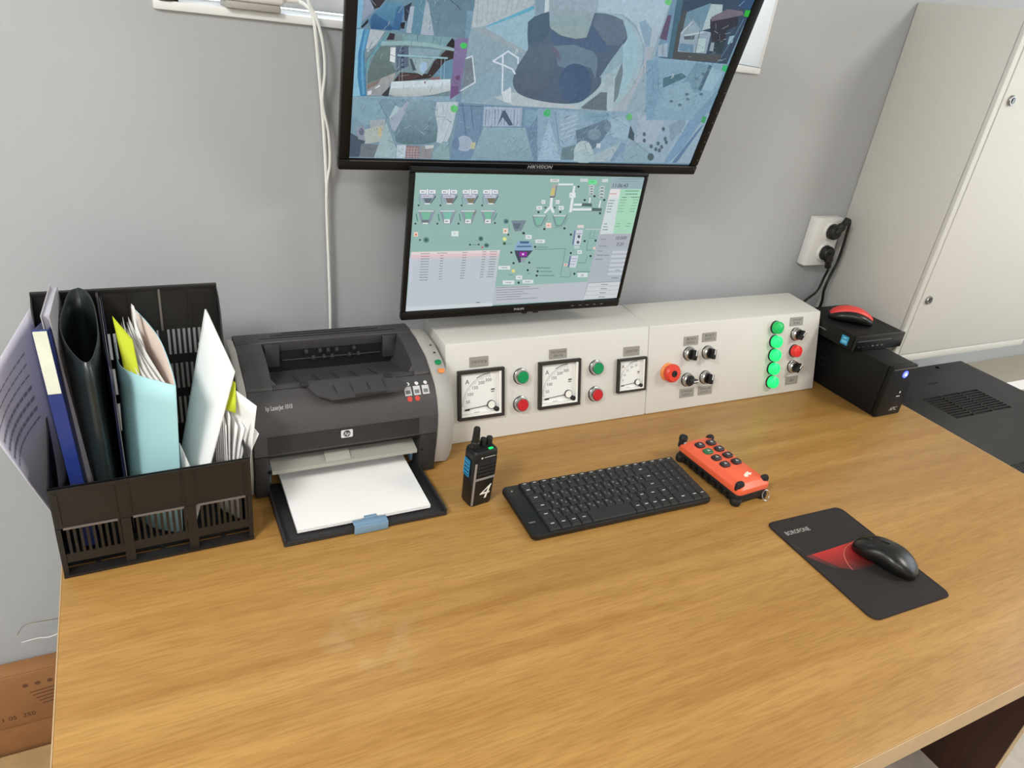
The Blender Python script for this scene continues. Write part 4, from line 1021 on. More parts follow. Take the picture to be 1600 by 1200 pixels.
struct(obj('trim_2', B().box(WX1-.008, WY-.003, WZ0+.0125, WX1-.0005, WY+.17, WZ1, .002).box(WX0+.0005, WY-.003, WZ0+.0125, WX0+.006, WY+.17, WZ1, .002), 'pvc_white'))

# ================================================================== desk
desk = thing('office_desk', 'wide wooden-topped desk holding the printer, consoles and keyboard', 'desk', (.876, .46, 0))
obj('desktop', B().box(.0015, .0015, .712, 1.7505, .925, .75, .0015), 'desk_wood', desk)
obj('edge_band', B().box(0, 0, .7125, 1.752, .0015, .7495), 'edge_band', desk)
obj('edge_band', B().box(0, .0016, .7125, .0015, .925, .7495), 'edge_band', desk)
obj('edge_band', B().box(1.7505, .0016, .7125, 1.752, .925, .7495), 'edge_band', desk)
for x in (1.72, .02): obj('side_panel', B().m(0).box(x, .1085, 0, x+.022, .86, .712), 'wenge', desk)['label'] = 'dark brown side panel'
for x in (1.72, .02): obj('panel_edge', B().box(x, .107, .0005, x+.022, .1085, .712), 'edge_band', desk)
obj('modesty_panel', B().box(.0425, .80, .25, 1.7195, .816, .7115), 'wenge', desk)

# ================================================================== electrical cabinet
cb = thing('electrical_cabinet', 'tall off-white metal electrical cabinet hung on the wall', 'cabinet', (2.023, .975, .829))
obj('body', B().box(1.747, .7245, .829, 2.30, .9745, 1.604, .004), 'cabinet_metal', cb)
fr = B(); fr.box(1.747, .714, .829, 2.30, .724, .849, .002).box(1.747, .714, 1.585, 2.30, .724, 1.604, .002).box(1.747, .714, .8495, 1.764, .724, 1.5845, .002).box(2.283, .714, .8495, 2.30, .724, 1.5845, .002)
obj('door_frame', fr, 'cabinet_metal', cb)
door = obj('door', B().box(1.7655, .7125, .8505, 2.2815, .724, 1.5835, .0015), 'cabinet_metal', cb)
for z in (1.439, .994):
    lk = B(); lk.lathe([(.0105, 0), (.0105, .003), (.009, .0055), (.0065, .0055), (.006, .003), (0, .003)], (1.790, .7125, z), 'y', 20)
    lk.box(1.7885, .706, z-.004, 1.7915, .710, z+.004)
    obj('lock', lk, 'steel', door)['label'] = 'round metal lock'

# ================================================================== rack, side table and cartons
rk = thing('server_rack', 'low black metal rack with a vented top beside the desk', 'rack', (2.055, .63, 0))
RZ = .70
ro = B(); ro.box(1.775, .385, .02, 2.335, .865, RZ-.0052, .002); obj('body', ro, 'rack_black', rk)
tp = B()   # top plate with a slotted grille
gx0, gx1, gy0, gy1 = 1.948, 2.187, .615, .718
tp.box(1.773, .383, RZ-.0045, gx0, .867, RZ).box(gx1, .383, RZ-.0045, 2.337, .867, RZ).box(gx0, .383, RZ-.0045, gx1, gy0, RZ).box(gx0, gy1, RZ-.0045, gx1, .867, RZ)
for k in range(1, 10):
    y = gy0+(gy1-gy0)*k/10; tp.box(gx0, y-.0016, RZ-.0045, gx1, y+.0016, RZ)
for k in (1, 2): x = gx0+(gx1-gx0)*k/3; tp.box(x-.003, gy0, RZ-.0045, x+.003, gy1, RZ)
obj('top_plate', tp, 'rack_black', rk)
obj('grille_shade', B().box(gx0, gy0, RZ-.0051, gx1, gy1, RZ-.0044), 'rack_hole', rk)  # black sheet paints in the shade below the grille slots
obj('slot', B().box(2.06, .776, RZ, 2.10, .780, RZ+.0006), 'rack_hole', rk)
obj('screw', B().lathe([(.006, 0), (.006, .002), (.004, .003), (0, .003)], (2.20, .85, RZ)), 'rack_hole', rk)
fp = B()
for i in range(16):
    for j in range(4): fp.lathe([(.0032, 0), (.0032, .0006), (0, .0006)], (1.86+i*.0105+(j % 2)*.005, .397+j*.008, RZ), seg=6)
o = obj('perforation', fp, 'rack_hole', rk); o['kind'] = 'stuff'
for x in (1.80, 2.31): obj('foot', B().box(x-.02, .42, 0, x+.02, .46, .0195), 'rack_black', rk); obj('foot', B().box(x-.02, .79, 0, x+.02, .83, .0195), 'rack_black', rk)
stb = thing('side_table', 'pale side table against the wall beyond the black rack', 'table', (2.88, .62, 0))
obj('tabletop', B().box(2.40, .32, .589, 3.38, .973, .614, .002), 'side_table', stb)
for x in (2.43, 3.31):
    for y in (.35, .86): obj('leg', B().box(x, y, 0, x+.04, y+.04, .5885), 'side_table', stb)
tag(obj('white_strip', B().box(2.50, .782, .6142, 2.92, .828, .6165), 'paper'), 'bright white strip lying on the pale side table', 'paper')  # thin flat white strip on the tabletop

cl = B(); cl.box(-.46, .938, .002, -.055, .972, .266, .002); ct = thing('cardboard_carton', 'flat brown cardboard carton leaning on the wall left of the desk', 'carton', (-.26, .955, 0))
obj('body', cl, 'carton', ct)
obj('flap', B().box(-.46, .934, .134, -.055, .9378, .2645, .001), 'carton', ct)
pr = Canvas()
for i, (t, x, y, h) in enumerate((('250', -.120, .2, .011), ('05', -.147, .2, .011), ('11', -.166, .2, .011))): pr.text(x-.025, .158, .010, t, (70, 40, 26))
for k in range(5): pr.line([(-.135+.004*k, .214-k*.009), (-.090, .218-k*.009)], .0026, (104, 66, 42))
for k in range(3): pr.ell(-.14+k*.02, .235, .005, .005, (110, 70, 46))
pr.build('printing', 'print', ct, lambda u, v, d: (u+.26, -.0212-d, v))['kind'] = 'stuff'
c2 = thing('open_carton', 'pale cardboard box on the floor below the flat brown carton', 'carton', (-.26, .79, 0))
obj('body', B().box(-.46, .74, .001, -.052, .9315, .062, .002), 'carton_pale', c2)
obj('tape', B().box(-.46, .81, .0622, -.052, .84, .0628), 'carton', c2)
tag(obj('steel_wire', B().tube([(-.06, .95, .369), (-.085, .948, .373), (-.118, .945, .376), (-.133, .94, .361)], .0008), 'wire'), 'thin bent dark wire end poking out behind the desk', 'wire')
tag(obj('steel_wire', B().tube([(-.055, .95, .339), (-.085, .945, .334), (-.105, .945, .337), (-.13, .94, .340)], .0009), 'white_cable'), 'thin pale wire end below the dark wire beside the desk', 'wire')

# ================================================================== window ledge things
ad = thing('power_adapter', 'white box adapter with grey lower edge on the window ledge', 'adapter', (.326, .995, 1.434))
obj('body', B().box(.280, .957, 1.444, .370, 1.03, 1.56, .006, 3), 'white_plastic', ad)
obj('lower_shell', B().box(.287, .959, 1.4342, .364, 1.025, 1.444, .002), 'printer_grey', ad)
obj('plug', B().lathe([(.004, 0), (.004, .016), (.003, .02), (0, .02)], (.3705, .968, 1.453), 'x', 12), 'white_plastic', ad)
tag(obj('black_latch', B().box(.199, .965, 1.4342, .216, .99, 1.447, .002).box(.216, .97, 1.4342, .226, .983, 1.442, .001), 'black_plastic'), 'small black latch at the left end of the window ledge', 'latch')
def cable(name, pts, r, m, label): return tag(obj(name, B().tube(pts, r, 8), m), label, 'cable')
cable('white_cable', [(.391, .968, 1.453), (.400, .964, 1.449), (.410, .961, 1.438), (.415, .960, 1.406), (.419, .962, 1.369), (.428, .964, 1.274), (.434, .965, 1.17), (.438, .965, 1.05), (.442, .966, .934), (.444, .966, .76)], .0027, 'white_cable', 'white cable running from the adapter plug down the wall')
cable('white_cable', [(.400, .960, 1.53), (.402, .957, 1.46), (.414, .955, 1.435), (.424, .954, 1.40), (.4275, .955, 1.36), (.424, .956, 1.315), (.434, .957, 1.27), (.437, .957, 1.22), (.432, .959, 1.16), (.44, .959, .95), (.44, .960, .76)], .0024, 'white_cable', 'white cable hanging from above the window, looped beside the adapter cable')
# ================================================================== screens
def pose(o, p):
    x, y, z, yaw, tilt, roll = p
    ex = Vector((math.cos(yaw)*math.cos(roll), math.sin(yaw)*math.cos(roll), math.sin(roll))); n = Vector((math.sin(yaw), -math.cos(yaw), 0))
    up = math.cos(tilt)*Vector((0, 0, 1))+math.sin(tilt)*n; up = (up-ex*up.dot(ex)).normalized(); ny = -ex.cross(up)
    o.location = (x, y, z); o.rotation_euler = Matrix((ex, ny, up)).transposed().to_euler()
tv = thing('wall_screen', 'large black-framed surveillance screen showing tiled camera pictures', 'screen'); pose(tv, (.7668, .8591, 1.2361, -.0647, .2765, .0234))
TW, TH = .675, .398
f = B(); f.box(-TW/2, -.004, 0, TW/2, .010, .0185, .003).box(-TW/2, -.004, .3795, TW/2, .010, TH, .003).box(-TW/2, -.004, .0185, -.3205, .010, .3795, .003).box(.3205, -.004, .0185, TW/2, .010, .3795, .003)
obj('bezel', f, 'bezel_black', tv, False)
f = B(); f.box(-.3205, -.0046, .0166, .3205, -.0041, .0172); obj('bezel_highlight', f, 'organizer_pale', tv, False)  # pale strip paints the highlight along the lower bezel
f = B(); f.box(-.335, .0102, .003, .335, .026, TH-.003, .004).box(-.22, .026, .08, .22, .044, .34, .01); obj('back_shell', f, 'black_plastic', tv, False)
f = B(); f.box(-.06, .0445, .13, .06, .052, .27); obj('wall_bracket', f, 'steel', tv, False)
c = Canvas((-.3203, .0187, .3203, .3793)); c.rect(-.3203, .0187, .3203, .3793, (128, 163, 184), (120, 155, 176))
c.rect(-.3203, .25, -.215, .3793, (92, 150, 190), (104, 150, 175)); c.rect(-.215, .25, -.10, .3793, (105, 140, 160)); c.poly([(-.10, .25), (.19, .25), (.19, .3793), (-.10, .3793)], (150, 180, 196)); c.poly([(-.02, .25), (.09, .25), (.10, .3793), (-.03, .3793)], (160, 184, 200)); c.rect(.2, .27, .3203, .3793, (70, 100, 130))
c.art(TV_ART)
random.seed(3)
for x0, x1, y0, y1, n, a0 in ((-.31, -.20, .022, .115, 70, 1.1), (-.20, -.07, .075, .115, 45, 1.5), (-.20, -.165, .022, .08, 18, 1.5), (-.06, .06, .022, .115, 110, .9), (.06, .20, .025, .11, 110, .7),
                              (.15, .28, .125, .185, 90, .6), (.21, .30, .19, .27, 60, .4), (-.31, -.13, .13, .205, 60, 1.4), (-.30, -.20, .215, .26, 35, 1.2), (.14, .165, .10, .20, 20, 1.2)):
    for k in range(n):    # fine clutter of the camera pictures
        x = random.uniform(x0, x1); y = random.uniform(y0, y1); a = a0+random.choice((0, 0, 1.4))+random.gauss(0, .25); l = random.uniform(.002, .012)
        col = random.choice(((96, 122, 140), (110, 136, 152), (78, 100, 118), (164, 188, 198), (176, 196, 204)))
        c.line([(x, y), (x+l*math.cos(a), y+l*math.sin(a))], random.uniform(.0003, .0007), col)
c.text(-.078, .2015, .006, 'JI', (225, 235, 240)); c.text(.213, .182, .006, 'JI', (225, 235, 240))
c.build('screen_picture', 'screen_video', tv, lambda u, v, d: (u, .0012-d, v))
obj('screen_panel', B().box(-.3204, .0016, .0186, .3204, .0095, .3794), 'black_gloss', tv, False)
c = Canvas(); c.text(.0075, .0117, .0064, 'HIKVISION', (214, 214, 214), .25, .046); c.build('maker_lettering', 'print', tv, lambda u, v, d: (u, -.0042-d, v))
for k in range(9):
    obj('bezel_dot', B().lathe([(.0011, 0), (.0011, .0004), (0, .0004)], (.3315, -.0041, .012+k*.0185), 'y', 8), 'organizer_pale', tv, False)

mo = thing('desk_monitor', 'smaller black monitor showing a plant control diagram above the console', 'monitor'); pose(mo, (.7652, .8485, .9755, -.0262, .0579, .0075))
f = B(); f.box(-.2275, -.003, 0, .2275, .010, .0165, .003).box(-.2275, -.003, .2617, .2275, .010, .2695, .002).box(-.2275, -.003, .0167, -.2195, .010, .2615, .002).box(.2195, -.003, .0167, .2275, .010, .2615, .002)
obj('bezel', f, 'bezel_black', mo, False)
obj('screen_panel', B().box(-.2194, .0016, .0168, .2194, .0095, .2614), 'black_gloss', mo, False)
f = B(); f.box(-.223, .0102, .003, .223, .022, .2665, .004).box(-.13, .022, .04, .13, .038, .22, .008); obj('back_shell', f, 'black_plastic', mo, False)
f = B(); f.box(-.05, .0385, .08, .05, .046, .18).box(-.02, .046, .10, .02, .062, .16); obj('wall_bracket', f, 'steel', mo, False)
c = Canvas((-.2193, .0169, .2193, .2613)); c.rect(-.2193, .0169, .2193, .2613, (146, 182, 174), (150, 186, 178)); c.art(MON_ART)
c.build('screen_picture', 'screen', mo, lambda u, v, d: (u, .0012-d, v), step=2e-6)
c = Canvas(); c.text(.0025, .0090, .0042, 'PHILIPS', (200, 200, 200), 0, .021)
c.build('maker_lettering', 'print', mo, lambda u, v, d: (u, -.0032-d, v))
for k in range(5):
    c = Canvas(); c.rect(.116+k*.0165, .0078, .122+k*.0165, .0094, (120, 118, 114)); c.build('key_mark', 'print', mo, lambda u, v, d: (u, -.0032-d, v))
for x in (.012, .036): obj('bottom_button', B().box(x, .000, -.003, x+.010, .006, .0004), 'black_plastic', mo, False)

# ================================================================== control consoles
SL = math.atan2(.050, .184)
def on_face(x, s): return Vector((x, .772+s*math.sin(SL), .75+s*math.cos(SL)))
def console(name, label, x0, x1):
    t = thing(name, label, 'console', ((x0+x1)/2, .85, .75))
    prof = [(.772, .7505), (.822, .934), (.9285, .940), (.9285, .7505)]
    obj('housing', B().prism(prof, 'x', x0, x1, .0025, 2), 'cream_metal', t); return t
def part_on(name, b, m, t, x, s, angle=35):
    p = on_face(x, s)-t.location
    return obj(name, b, m, t, False, angle, loc=p, rot=(-SL, 0, 0))
def plate(t, x, s, w, h, lines):
    p = part_on('name_plate', B().box(-w/2, -.0016, -h/2, w/2, -.0002, h/2, .0004, 1), 'plate_grey', t, x, s); c = Canvas()
    for i, ln in enumerate(lines): c.text(0, (len(lines)-1)*h*.19-i*h*.38, h*.24, ln, (52, 48, 46), 0, min(w*.82, w*.105*len(ln)))
    c.build('engraving', 'print', p, lambda u, v, d: (u, -.00165-d, v))
def gauge(t, x, s, size, nums, label):
    k = size/.096; b = B(); h = size/2; r = .0065*k
    for q in ((-h, -h, h, -h+r), (-h, h-r, h, h), (-h, -h+r, -h+r, h-r), (h-r, -h+r, h, h-r)): b.box(q[0], -.009, q[1], q[2], -.0002, q[3], .001, 1)
    g = part_on('ammeter', b, 'gauge_frame', t, x, s); g['label'] = label
    b = B(); i = h-r; e = .005*k
    for q in ((-i, -i, i, -i+e), (i-e, -i+e, i, i)): b.box(q[0], -.0075, q[1], q[2], -.0012, q[3])
    obj('inner_rim', b, 'gauge_white', g, False)
    c = Canvas(); c.rect(-i, -i, i, i, (232, 232, 230)); px, py = .022*k, -.024*k; rad = .060*k
    c.arc(px, py, rad, 92, 178, .0005*k, (120, 120, 120)); c.arc(px, py, rad+.002*k, 92, 118, .0014*k, (40, 40, 40))
    for j in range(26):
        a = R(178-j*86/25); l = .004*k if j % 5 else .006*k
        c.line([(px+rad*math.cos(a), py+rad*math.sin(a)), (px+(rad-l)*math.cos(a), py+(rad-l)*math.sin(a))], .0006*k, (110, 110, 110))
    for j, n in enumerate(nums):
        a = R(168-j*72/(len(nums)-1)); c.text(px+(rad-.011*k)*math.cos(a), py+(rad-.011*k)*math.sin(a), .0062*k, n, (70, 70, 72))
    c.text(-.027*k, .025*k, .009*k, 'A', (50, 50, 52)); c.rect(.022*k, .004*k, .030*k, .007*k, (90, 90, 92)); c.rect(.022*k, .000*k, .029*k, .0022*k, (120, 120, 122)); c.rect(-.014*k, -.0365*k, -.002*k, -.0355*k, (130, 130, 130))
    c.build('dial', 'print', g, lambda u, v, d: (u, -.0012-d, v))
    b = B(); a = R(182); b.tube([(px, -.0032, py), (px+.055*k*math.cos(a), -.0032, py+.055*k*math.sin(a)-.002)], [.0007*k, .0006*k], 6, 0).box(px-.055*k, -.0034, py-.0065*k, px-.045*k, -.003, py-.0035*k); obj('needle', b, 'black_matte', g, False)
    obj('pivot', B().lathe([(.0075*k, .0014), (.0075*k, .005), (.0062*k, .0058), (.0062*k, .0048), (0, .0048)], (px, 0, py), 'y', 20), 'gauge_white', g, False)
    obj('pivot_ring', B().lathe([(.0085*k, .0014), (.0085*k, .0042), (.0076*k, .0042), (.0076*k, .0014)], (px, 0, py), 'y', 20), 'gauge_frame', g, False)
    obj('adjust_knob', B().lathe([(.0048*k, .0014), (.0048*k, .008), (.0036*k, .009), (0, .009)], (px+.010*k, 0, py-.009*k), 'y', 16), 'black_plastic', g, False)
def push(t, x, s, m, label):
    p = part_on('push_button', B().lathe([(.0150, 0), (.0150, .003), (.0142, .0034), (.0142, .009), (.0130, .0115), (.0116, .0115), (.0116, .009)], (0, 0, 0), 'y', 28), ['chrome'], t, x, s); p['label'] = label
    obj('washer', B().lathe([(.0158, 0), (.0158, .0022), (.0149, .0024)], (0, 0, 0), 'y', 28), 'black_plastic', p, False)
    obj('cap', B().lathe([(.0114, .008), (.0114, .0125), (.0106, .0135), (0, .0135)], (0, 0, 0), 'y', 28), m, p, False)
def selector(t, x, s, ang):
    p = part_on('selector_switch', B().lathe([(.0146, 0), (.0146, .003), (.0140, .0034), (.0140, .010), (.0125, .012), (.0118, .012), (.0118, .009)], (0, 0, 0), 'y', 28), 'chrome', t, x, s)
    obj('washer', B().lathe([(.0154, 0), (.0154, .0022), (.0147, .0024)], (0, 0, 0), 'y', 28), 'black_plastic', p, False)
    k = B().lathe([(.0117, .008), (.0117, .013), (.0105, .014), (0, .014)], (0, 0, 0), 'y', 24).box(-.0045, -.025, -.0112, .0045, -.013, .0112, .0014)
    obj('knob', k, 'black_plastic', p, False, rot=(0, ang, 0))
    obj('marker', B().box(-.0012, -.0256, -.001, .0012, -.0252, .0105).box(-.0012, -.0256, .0105, .0012, -.014, .0117), 'white_plastic', p, False, rot=(0, ang, 0))
def lamp(t, x, s, m, label):
    p = part_on('indicator_lamp', B().lathe([(.0152, 0), (.0152, .003), (.0140, .0036), (.0140, .006)], (0, 0, 0), 'y', 24), 'rubber_black', t, x, s); p['label'] = label
    obj('lens', B().lathe([(.0142, .004), (.0142, .012), (.0134, .0145), (.0105, .0165), (.0100, .0155), (.006, .017), (0, .0175)], (0, 0, 0), 'y', 28), m, p, False)
c1 = console('gauge_console', 'cream sloped control console with three white ammeters', .613, 1.0685)
gauge(c1, .6815, .093, .095, ('50', '100', '150', '200', '300'), 'leftmost white ammeter'); gauge(c1, .8515, .0935, .095, ('50', '100', '150', '200', '300'), 'middle white ammeter'); gauge(c1, 1.0255, .0935, .072, ('5', '10', '15', '20', '25'), 'small white ammeter')
plate(c1, .679, .154, .038, .019, ('СМЕСИТЕЛЬ',)); plate(c1, .849, .1535, .040, .019, ('НАКЛОННАЯ', 'ЛЕНТА')); plate(c1, 1.0255, .143, .040, .019, ('ДОЗАТОР',))
for x in (.7665, .938): push(c1, x, .117, 'button_green', 'green push button'); push(c1, x, .062, 'button_red', 'red push button')
c2 = console('switch_console', 'cream sloped control console with green lamps and rotary switches', 1.0695, 1.576)
es = part_on('emergency_stop', B().lathe([(.0195, 0), (.0195, .003), (.017, .006), (.012, .007), (.012, .012)], (0, 0, 0), 'y', 28), 'estop_orange', c2, 1.123, .089)
obj('mushroom_cap', B().lathe([(.0145, .008), (.0190, .011), (.0203, .015), (.0195, .020), (.0160, .0235), (.0075, .024), (.007, .0225), (0, .0225)], (0, 0, 0), 'y', 32), 'estop_red', es, False)
obj('key_boss', B().lathe([(.0065, .0215), (.0065, .0247), (.0045, .0247), (.0045, .0235), (0, .0235)], (0, 0, 0), 'y', 20), 'rubber_black', es, False)
for x, s, a in ((1.178, .124, R(8)), (1.230, .122, R(8)), (1.177, .066, R(90)), (1.228, .066, R(8)), (1.497, .142, R(38)), (1.496, .064, R(38))): selector(c2, x, s, a)
for x, s, l in ((1.182, .152, ('ФИЛЬТР', 'СИЛОС 1')), (1.233, .156, ('ФИЛЬТР', 'СИЛОС 2')), (1.179, .036, ('АЭРАЦИЯ', 'СИЛОС 1')), (1.231, .036, ('АЭРАЦИЯ', 'СИЛОС 2')), (1.497, .172, ('ПИТАНИЕ', 'ПУЛЬТ')), (1.499, .030, ('ВКЛ',))): plate(c2, x, s, .040 if s < .165 else .042, .020, l)
for i, s in enumerate((.163, .130, .098, .066, .034)): lamp(c2, 1.430, s, 'lamp_green_dim' if i == 0 else 'lamp_green', 'green lamp' if i == 0 else 'lit green lamp')
lamp(c2, 1.497, .102, 'lamp_red', 'red lamp')
# ================================================================== document organizer
og = thing('document_organizer', 'black slotted plastic desktop organizer at the left desk end', 'organizer', (.1215, .735, .7505), R(1.5))
OW, FY, BY = .12, -.122, .116
b = B(); b.box(-OW, FY-.004, 0, OW, FY+.012, .004).box(-OW, BY-.012, 0, OW, BY, .004)
for k in range(7): x = -OW+k*.04; b.box(max(x-.003, -OW), FY+.012, 0, min(x+.003, OW), BY-.012, .004)
for k in range(3): b.box(-OW, FY+.06+k*.055, .0005, OW, FY+.068+k*.055, .0035)
b.box(-OW, FY+.02, 0, OW, BY-.014, .0012)
obj('base', b, 'organizer_black', og, False)
b = B(); b.m(0); z0, z1, z2 = .022, .078, .140
b.box(-OW, FY, z1, OW, FY+.0022, z2).box(-OW, FY, z0, OW, FY+.0022, z0+.014).box(-OW, FY-.002, z2-.003, OW, FY+.004, z2)
for k in range(4):
    x = -OW+k*.08; b.box(max(x-.006, -OW), FY-.0012, .004, min(x+.006, OW), FY+.0022, z1)
for k in range(3):
    x0 = -OW+k*.08+.006
    for j in range(9): x = x0+.0072+j*.0073; b.box(x-.0017, FY, z0+.014, x+.0017, FY+.0022, z1)
    b.m(1).box(x0+.003, FY-.0022, z1-.001, x0+.065, FY+.001, z1+.0012).m(0)
    b.box(x0+.001, FY-.0018, z1+.006, x0+.0028, FY, z2-.008).box(x0+.0652, FY-.0018, z1+.006, x0+.067, FY, z2-.008)
obj('front_panel', b, ['organizer_black', 'organizer_pale'], og, False)
b = B(); rows = ((.195, .238), (.135, .180), (.070, .120))
b.box(-OW, BY-.0022, .238, OW, BY, .308).box(-OW, BY-.0022, .180, OW, BY, .195).box(-OW, BY-.0022, .120, OW, BY, .135).box(-OW, BY-.0022, .003, OW, BY, .070).box(-OW, BY-.006, .3055, OW, BY+.001, .3085)
for za, zb in rows:
    for k in range(3):
        x0 = -OW+k*.08; b.box(x0 if k == 0 else x0-.006, BY-.0022, za, x0+.006, BY, zb)
        if k == 2: b.box(OW-.006, BY-.0022, za, OW, BY, zb)
        for j in range(9): x = x0+.0112+j*.0073; b.box(x-.0018, BY-.0022, za, x+.0018, BY, zb)
for k in range(1, 6): x = -OW+k*.04; b.m(1 if k in (2, 4) else 0).box(x-.0015, BY-.0045, .238, x+.0015, BY-.0022, .305)
obj('back_panel', b, ['organizer_black', 'organizer_pale'], og, False)
prof = [(FY+.0025, .004), (FY+.0025, .139), (-.06, .142), (.0, .155), (.045, .19), (.068, .235), (.078, .275), (.092, .295), (BY-.0025, .306), (BY-.0025, .004)]
for x in (-OW, OW-.002): obj('side_panel', B().prism(prof, 'x', x, x+.002), 'organizer_black', og, False)

def solid(o, th, mo=0, off=0):
    md = o.modifiers.new('thickness', 'SOLIDIFY'); md.thickness = th; md.offset = off; md.material_offset = mo; md.material_offset_rim = 0; return o
def quad_fn(tl, tr, br, bl, bulge=(0, 0, 0)):
    tl, tr, br, bl, bg = map(Vector, (tl, tr, br, bl, bulge))
    def f(u, v):   # u left to right, v bottom to top
        return (bl*(1-u)+br*u)*(1-v)+(tl*(1-u)+tr*u)*v+bg*math.sin(math.pi*u)*math.sin(math.pi*v)
    return f
def path_fn(path, zb, lean=(0, 0)):
    P = [Vector(p) for p in path]; n = len(P)-1
    def f(u, v):
        t = u*n; i = min(int(t), n-1); t -= i
        p0, p1, p2, p3 = P[max(i-1, 0)], P[i], P[i+1], P[min(i+2, n)]
        q = .5*((2*p1)+(-p0+p2)*t+(2*p0-5*p1+4*p2-p3)*t*t+(-p0+3*p1-3*p2+p3)*t**3)
        z = zb+(q.z-zb)*v; return Vector((q.x+lean[0]*(1-v), q.y+lean[1]*(1-v), z))
    return f
OZ = .757
# printed sheet flopping out on the left
f = quad_fn((-.062, .672, .985), (.008, .742, 1.078), (.0125, .775, .80), (.0065, .655, .80), (-.014, -.008, 0))
sh = tag(solid(obj('printed_sheet', B().grid(f, 14, 14), 'paper_lilac'), .0006), 'white printed sheet flopping out over the organizer left side', 'paper')
c = Canvas()
def on_sheet(u, v, d):
    p = f(u, v); n = (f(u+.01, v)-p).cross(f(u, v+.01)-p).normalized(); return tuple(p+n*(.0008+d*10))
for k in range(7):
    y = .86-k*.062
    for j in range(11): c.poly([(.10+j*.066, y), (.155+j*.066, y), (.155+j*.066, y-.010-.010*(k in (3, 4, 5))), (.10+j*.066, y-.010-.010*(k in (3, 4, 5)))], (136, 136, 150))
c.build('printing', 'print', sh, on_sheet, step=1e-6)['kind'] = 'stuff'
# blue binder with a pale spine label
bb = thing('blue_binder', 'blue thin binder with a pale cream spine label at the top', 'binder', (.03, .76, OZ))
def slab(x0, x1, y0, y1, z0, z1, lx, drop=0):   # leaning slab: x shifts by lx at full height .33
    h = lambda z: lx*(z-OZ)/.33
    return B().loft([[(x0+h(z), y0, z), (x1+h(z), y0, z), (x1+h(z), y1, z-dz), (x0+h(z), y1, z-dz)] for z, dz in ((z0, 0), (z1, drop))])
obj('spine', slab(.030, .045, .658, .661, OZ, 1.084, -.014), 'folder_blue', bb); obj('spine_label', slab(.0302, .0445, .6565, .6578, .999, 1.083, -.014), 'label_cream', bb)
obj('cover', slab(.029, .0305, .6612, .85, OZ, 1.082, -.014, .06), 'folder_blue', bb); obj('cover', slab(.0440, .0452, .6612, .85, OZ, 1.082, -.014, .06), 'folder_blue', bb)
obj('pages', slab(.0308, .0437, .664, .845, OZ+.002, 1.076, -.014, .062), 'paper_edge', bb)
# sleeve of papers behind it
sl = thing('plastic_sleeve', 'clear sleeve of papers standing right behind the blue binder', 'file', (.045, .77, OZ))
obj('papers', slab(.0465, .0535, .70, .845, OZ, 1.085, -.022, .02), 'paper_lilac', sl); obj('sleeve', slab(.0455, .0463, .690, .85, OZ, 1.089, -.022, .02), 'clear_sleeve', sl); obj('sleeve', slab(.0537, .0544, .690, .85, OZ, 1.087, -.022, .02), 'clear_sleeve', sl)
# dark green folder, open tube
p = [(.060, .843, 1.064), (.047, .838, 1.062), (.039, .80, 1.054), (.0365, .745, 1.05), (.045, .695, 1.046), (.058, .664, 1.040), (.0675, .656, 1.039), (.0745, .672, 1.042), (.0795, .72, 1.047), (.0765, .79, 1.056), (.068, .832, 1.062), (.056, .845, 1.064)]
solid(tag(obj('dark_folder', B().grid(path_fn(p, OZ, (.004, 0)), 40, 8), 'folder_green'), 'large dark green folder gaping open like a tube', 'folder'), .0012)
# navy folder
nv = thing('navy_folder', 'slim navy blue folder right of the dark green folder', 'folder', (.085, .75, OZ))
for dx, zz in ((0, 0), (.0045, -.004)):
    p = [(.079+dx, .842, 1.058+zz), (.0815+dx, .79, 1.052+zz), (.085+dx, .72, 1.036+zz), (.0895+dx*.3, .664, 1.026+zz)]
    solid(obj('cover', B().grid(path_fn(p, OZ, (-.003, 0)), 18, 6), 'folder_navy', nv), .0010)
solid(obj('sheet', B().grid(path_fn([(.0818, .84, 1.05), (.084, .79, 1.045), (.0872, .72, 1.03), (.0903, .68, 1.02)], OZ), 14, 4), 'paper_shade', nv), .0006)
# light blue folder with papers and a sticky note
cy = thing('light_blue_folder', 'light blue cardboard folder with a pink inside, stuffed with papers', 'folder', (.13, .74, OZ))
p = [(.094, .80, .996), (.0955, .755, .995), (.101, .712, 1.000), (.120, .678, 1.003), (.145, .658, 1.001), (.1605, .6505, .998), (.1622, .656, .998), (.160, .69, 1.006), (.152, .74, 1.022), (.138, .79, 1.030), (.121, .836, 1.036)]
solid(obj('cover', B().grid(path_fn(p, OZ, (-.010, 0)), 44, 8), ['folder_cyan', 'folder_pink'], cy), .0012, 1, -1)
for i in range(6):
    k = i/5; p = [(.103+k*.012, .825, 1.008+.008*(i % 3)), (.105+k*.022, .76, 1.004+.008*(i % 2)), (.115+k*.030, .70, .992), (.135+k*.018, .672+k*.004, .984)]
    solid(obj('sheet', B().grid(path_fn(p, OZ, (-.006, 0)), 10, 4), 'paper_shade', cy), .0007)
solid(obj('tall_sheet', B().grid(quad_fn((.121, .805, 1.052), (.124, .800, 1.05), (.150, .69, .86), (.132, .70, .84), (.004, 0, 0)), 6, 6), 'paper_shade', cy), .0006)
solid(obj('tall_sheet', B().grid(quad_fn((.1215, .79, 1.04), (.127, .775, 1.02), (.156, .68, .90), (.128, .72, .86), (.003, 0, 0)), 6, 6), 'paper', cy), .0006)
solid(obj('sticky_note', B().grid(quad_fn((.0965, .775, 1.048), (.118, .745, 1.024), (.122, .70, .985), (.104, .712, .992), (.002, -.002, 0)), 6, 6), 'sticky', cy), .0005)['label'] = 'yellow-green sticky note'
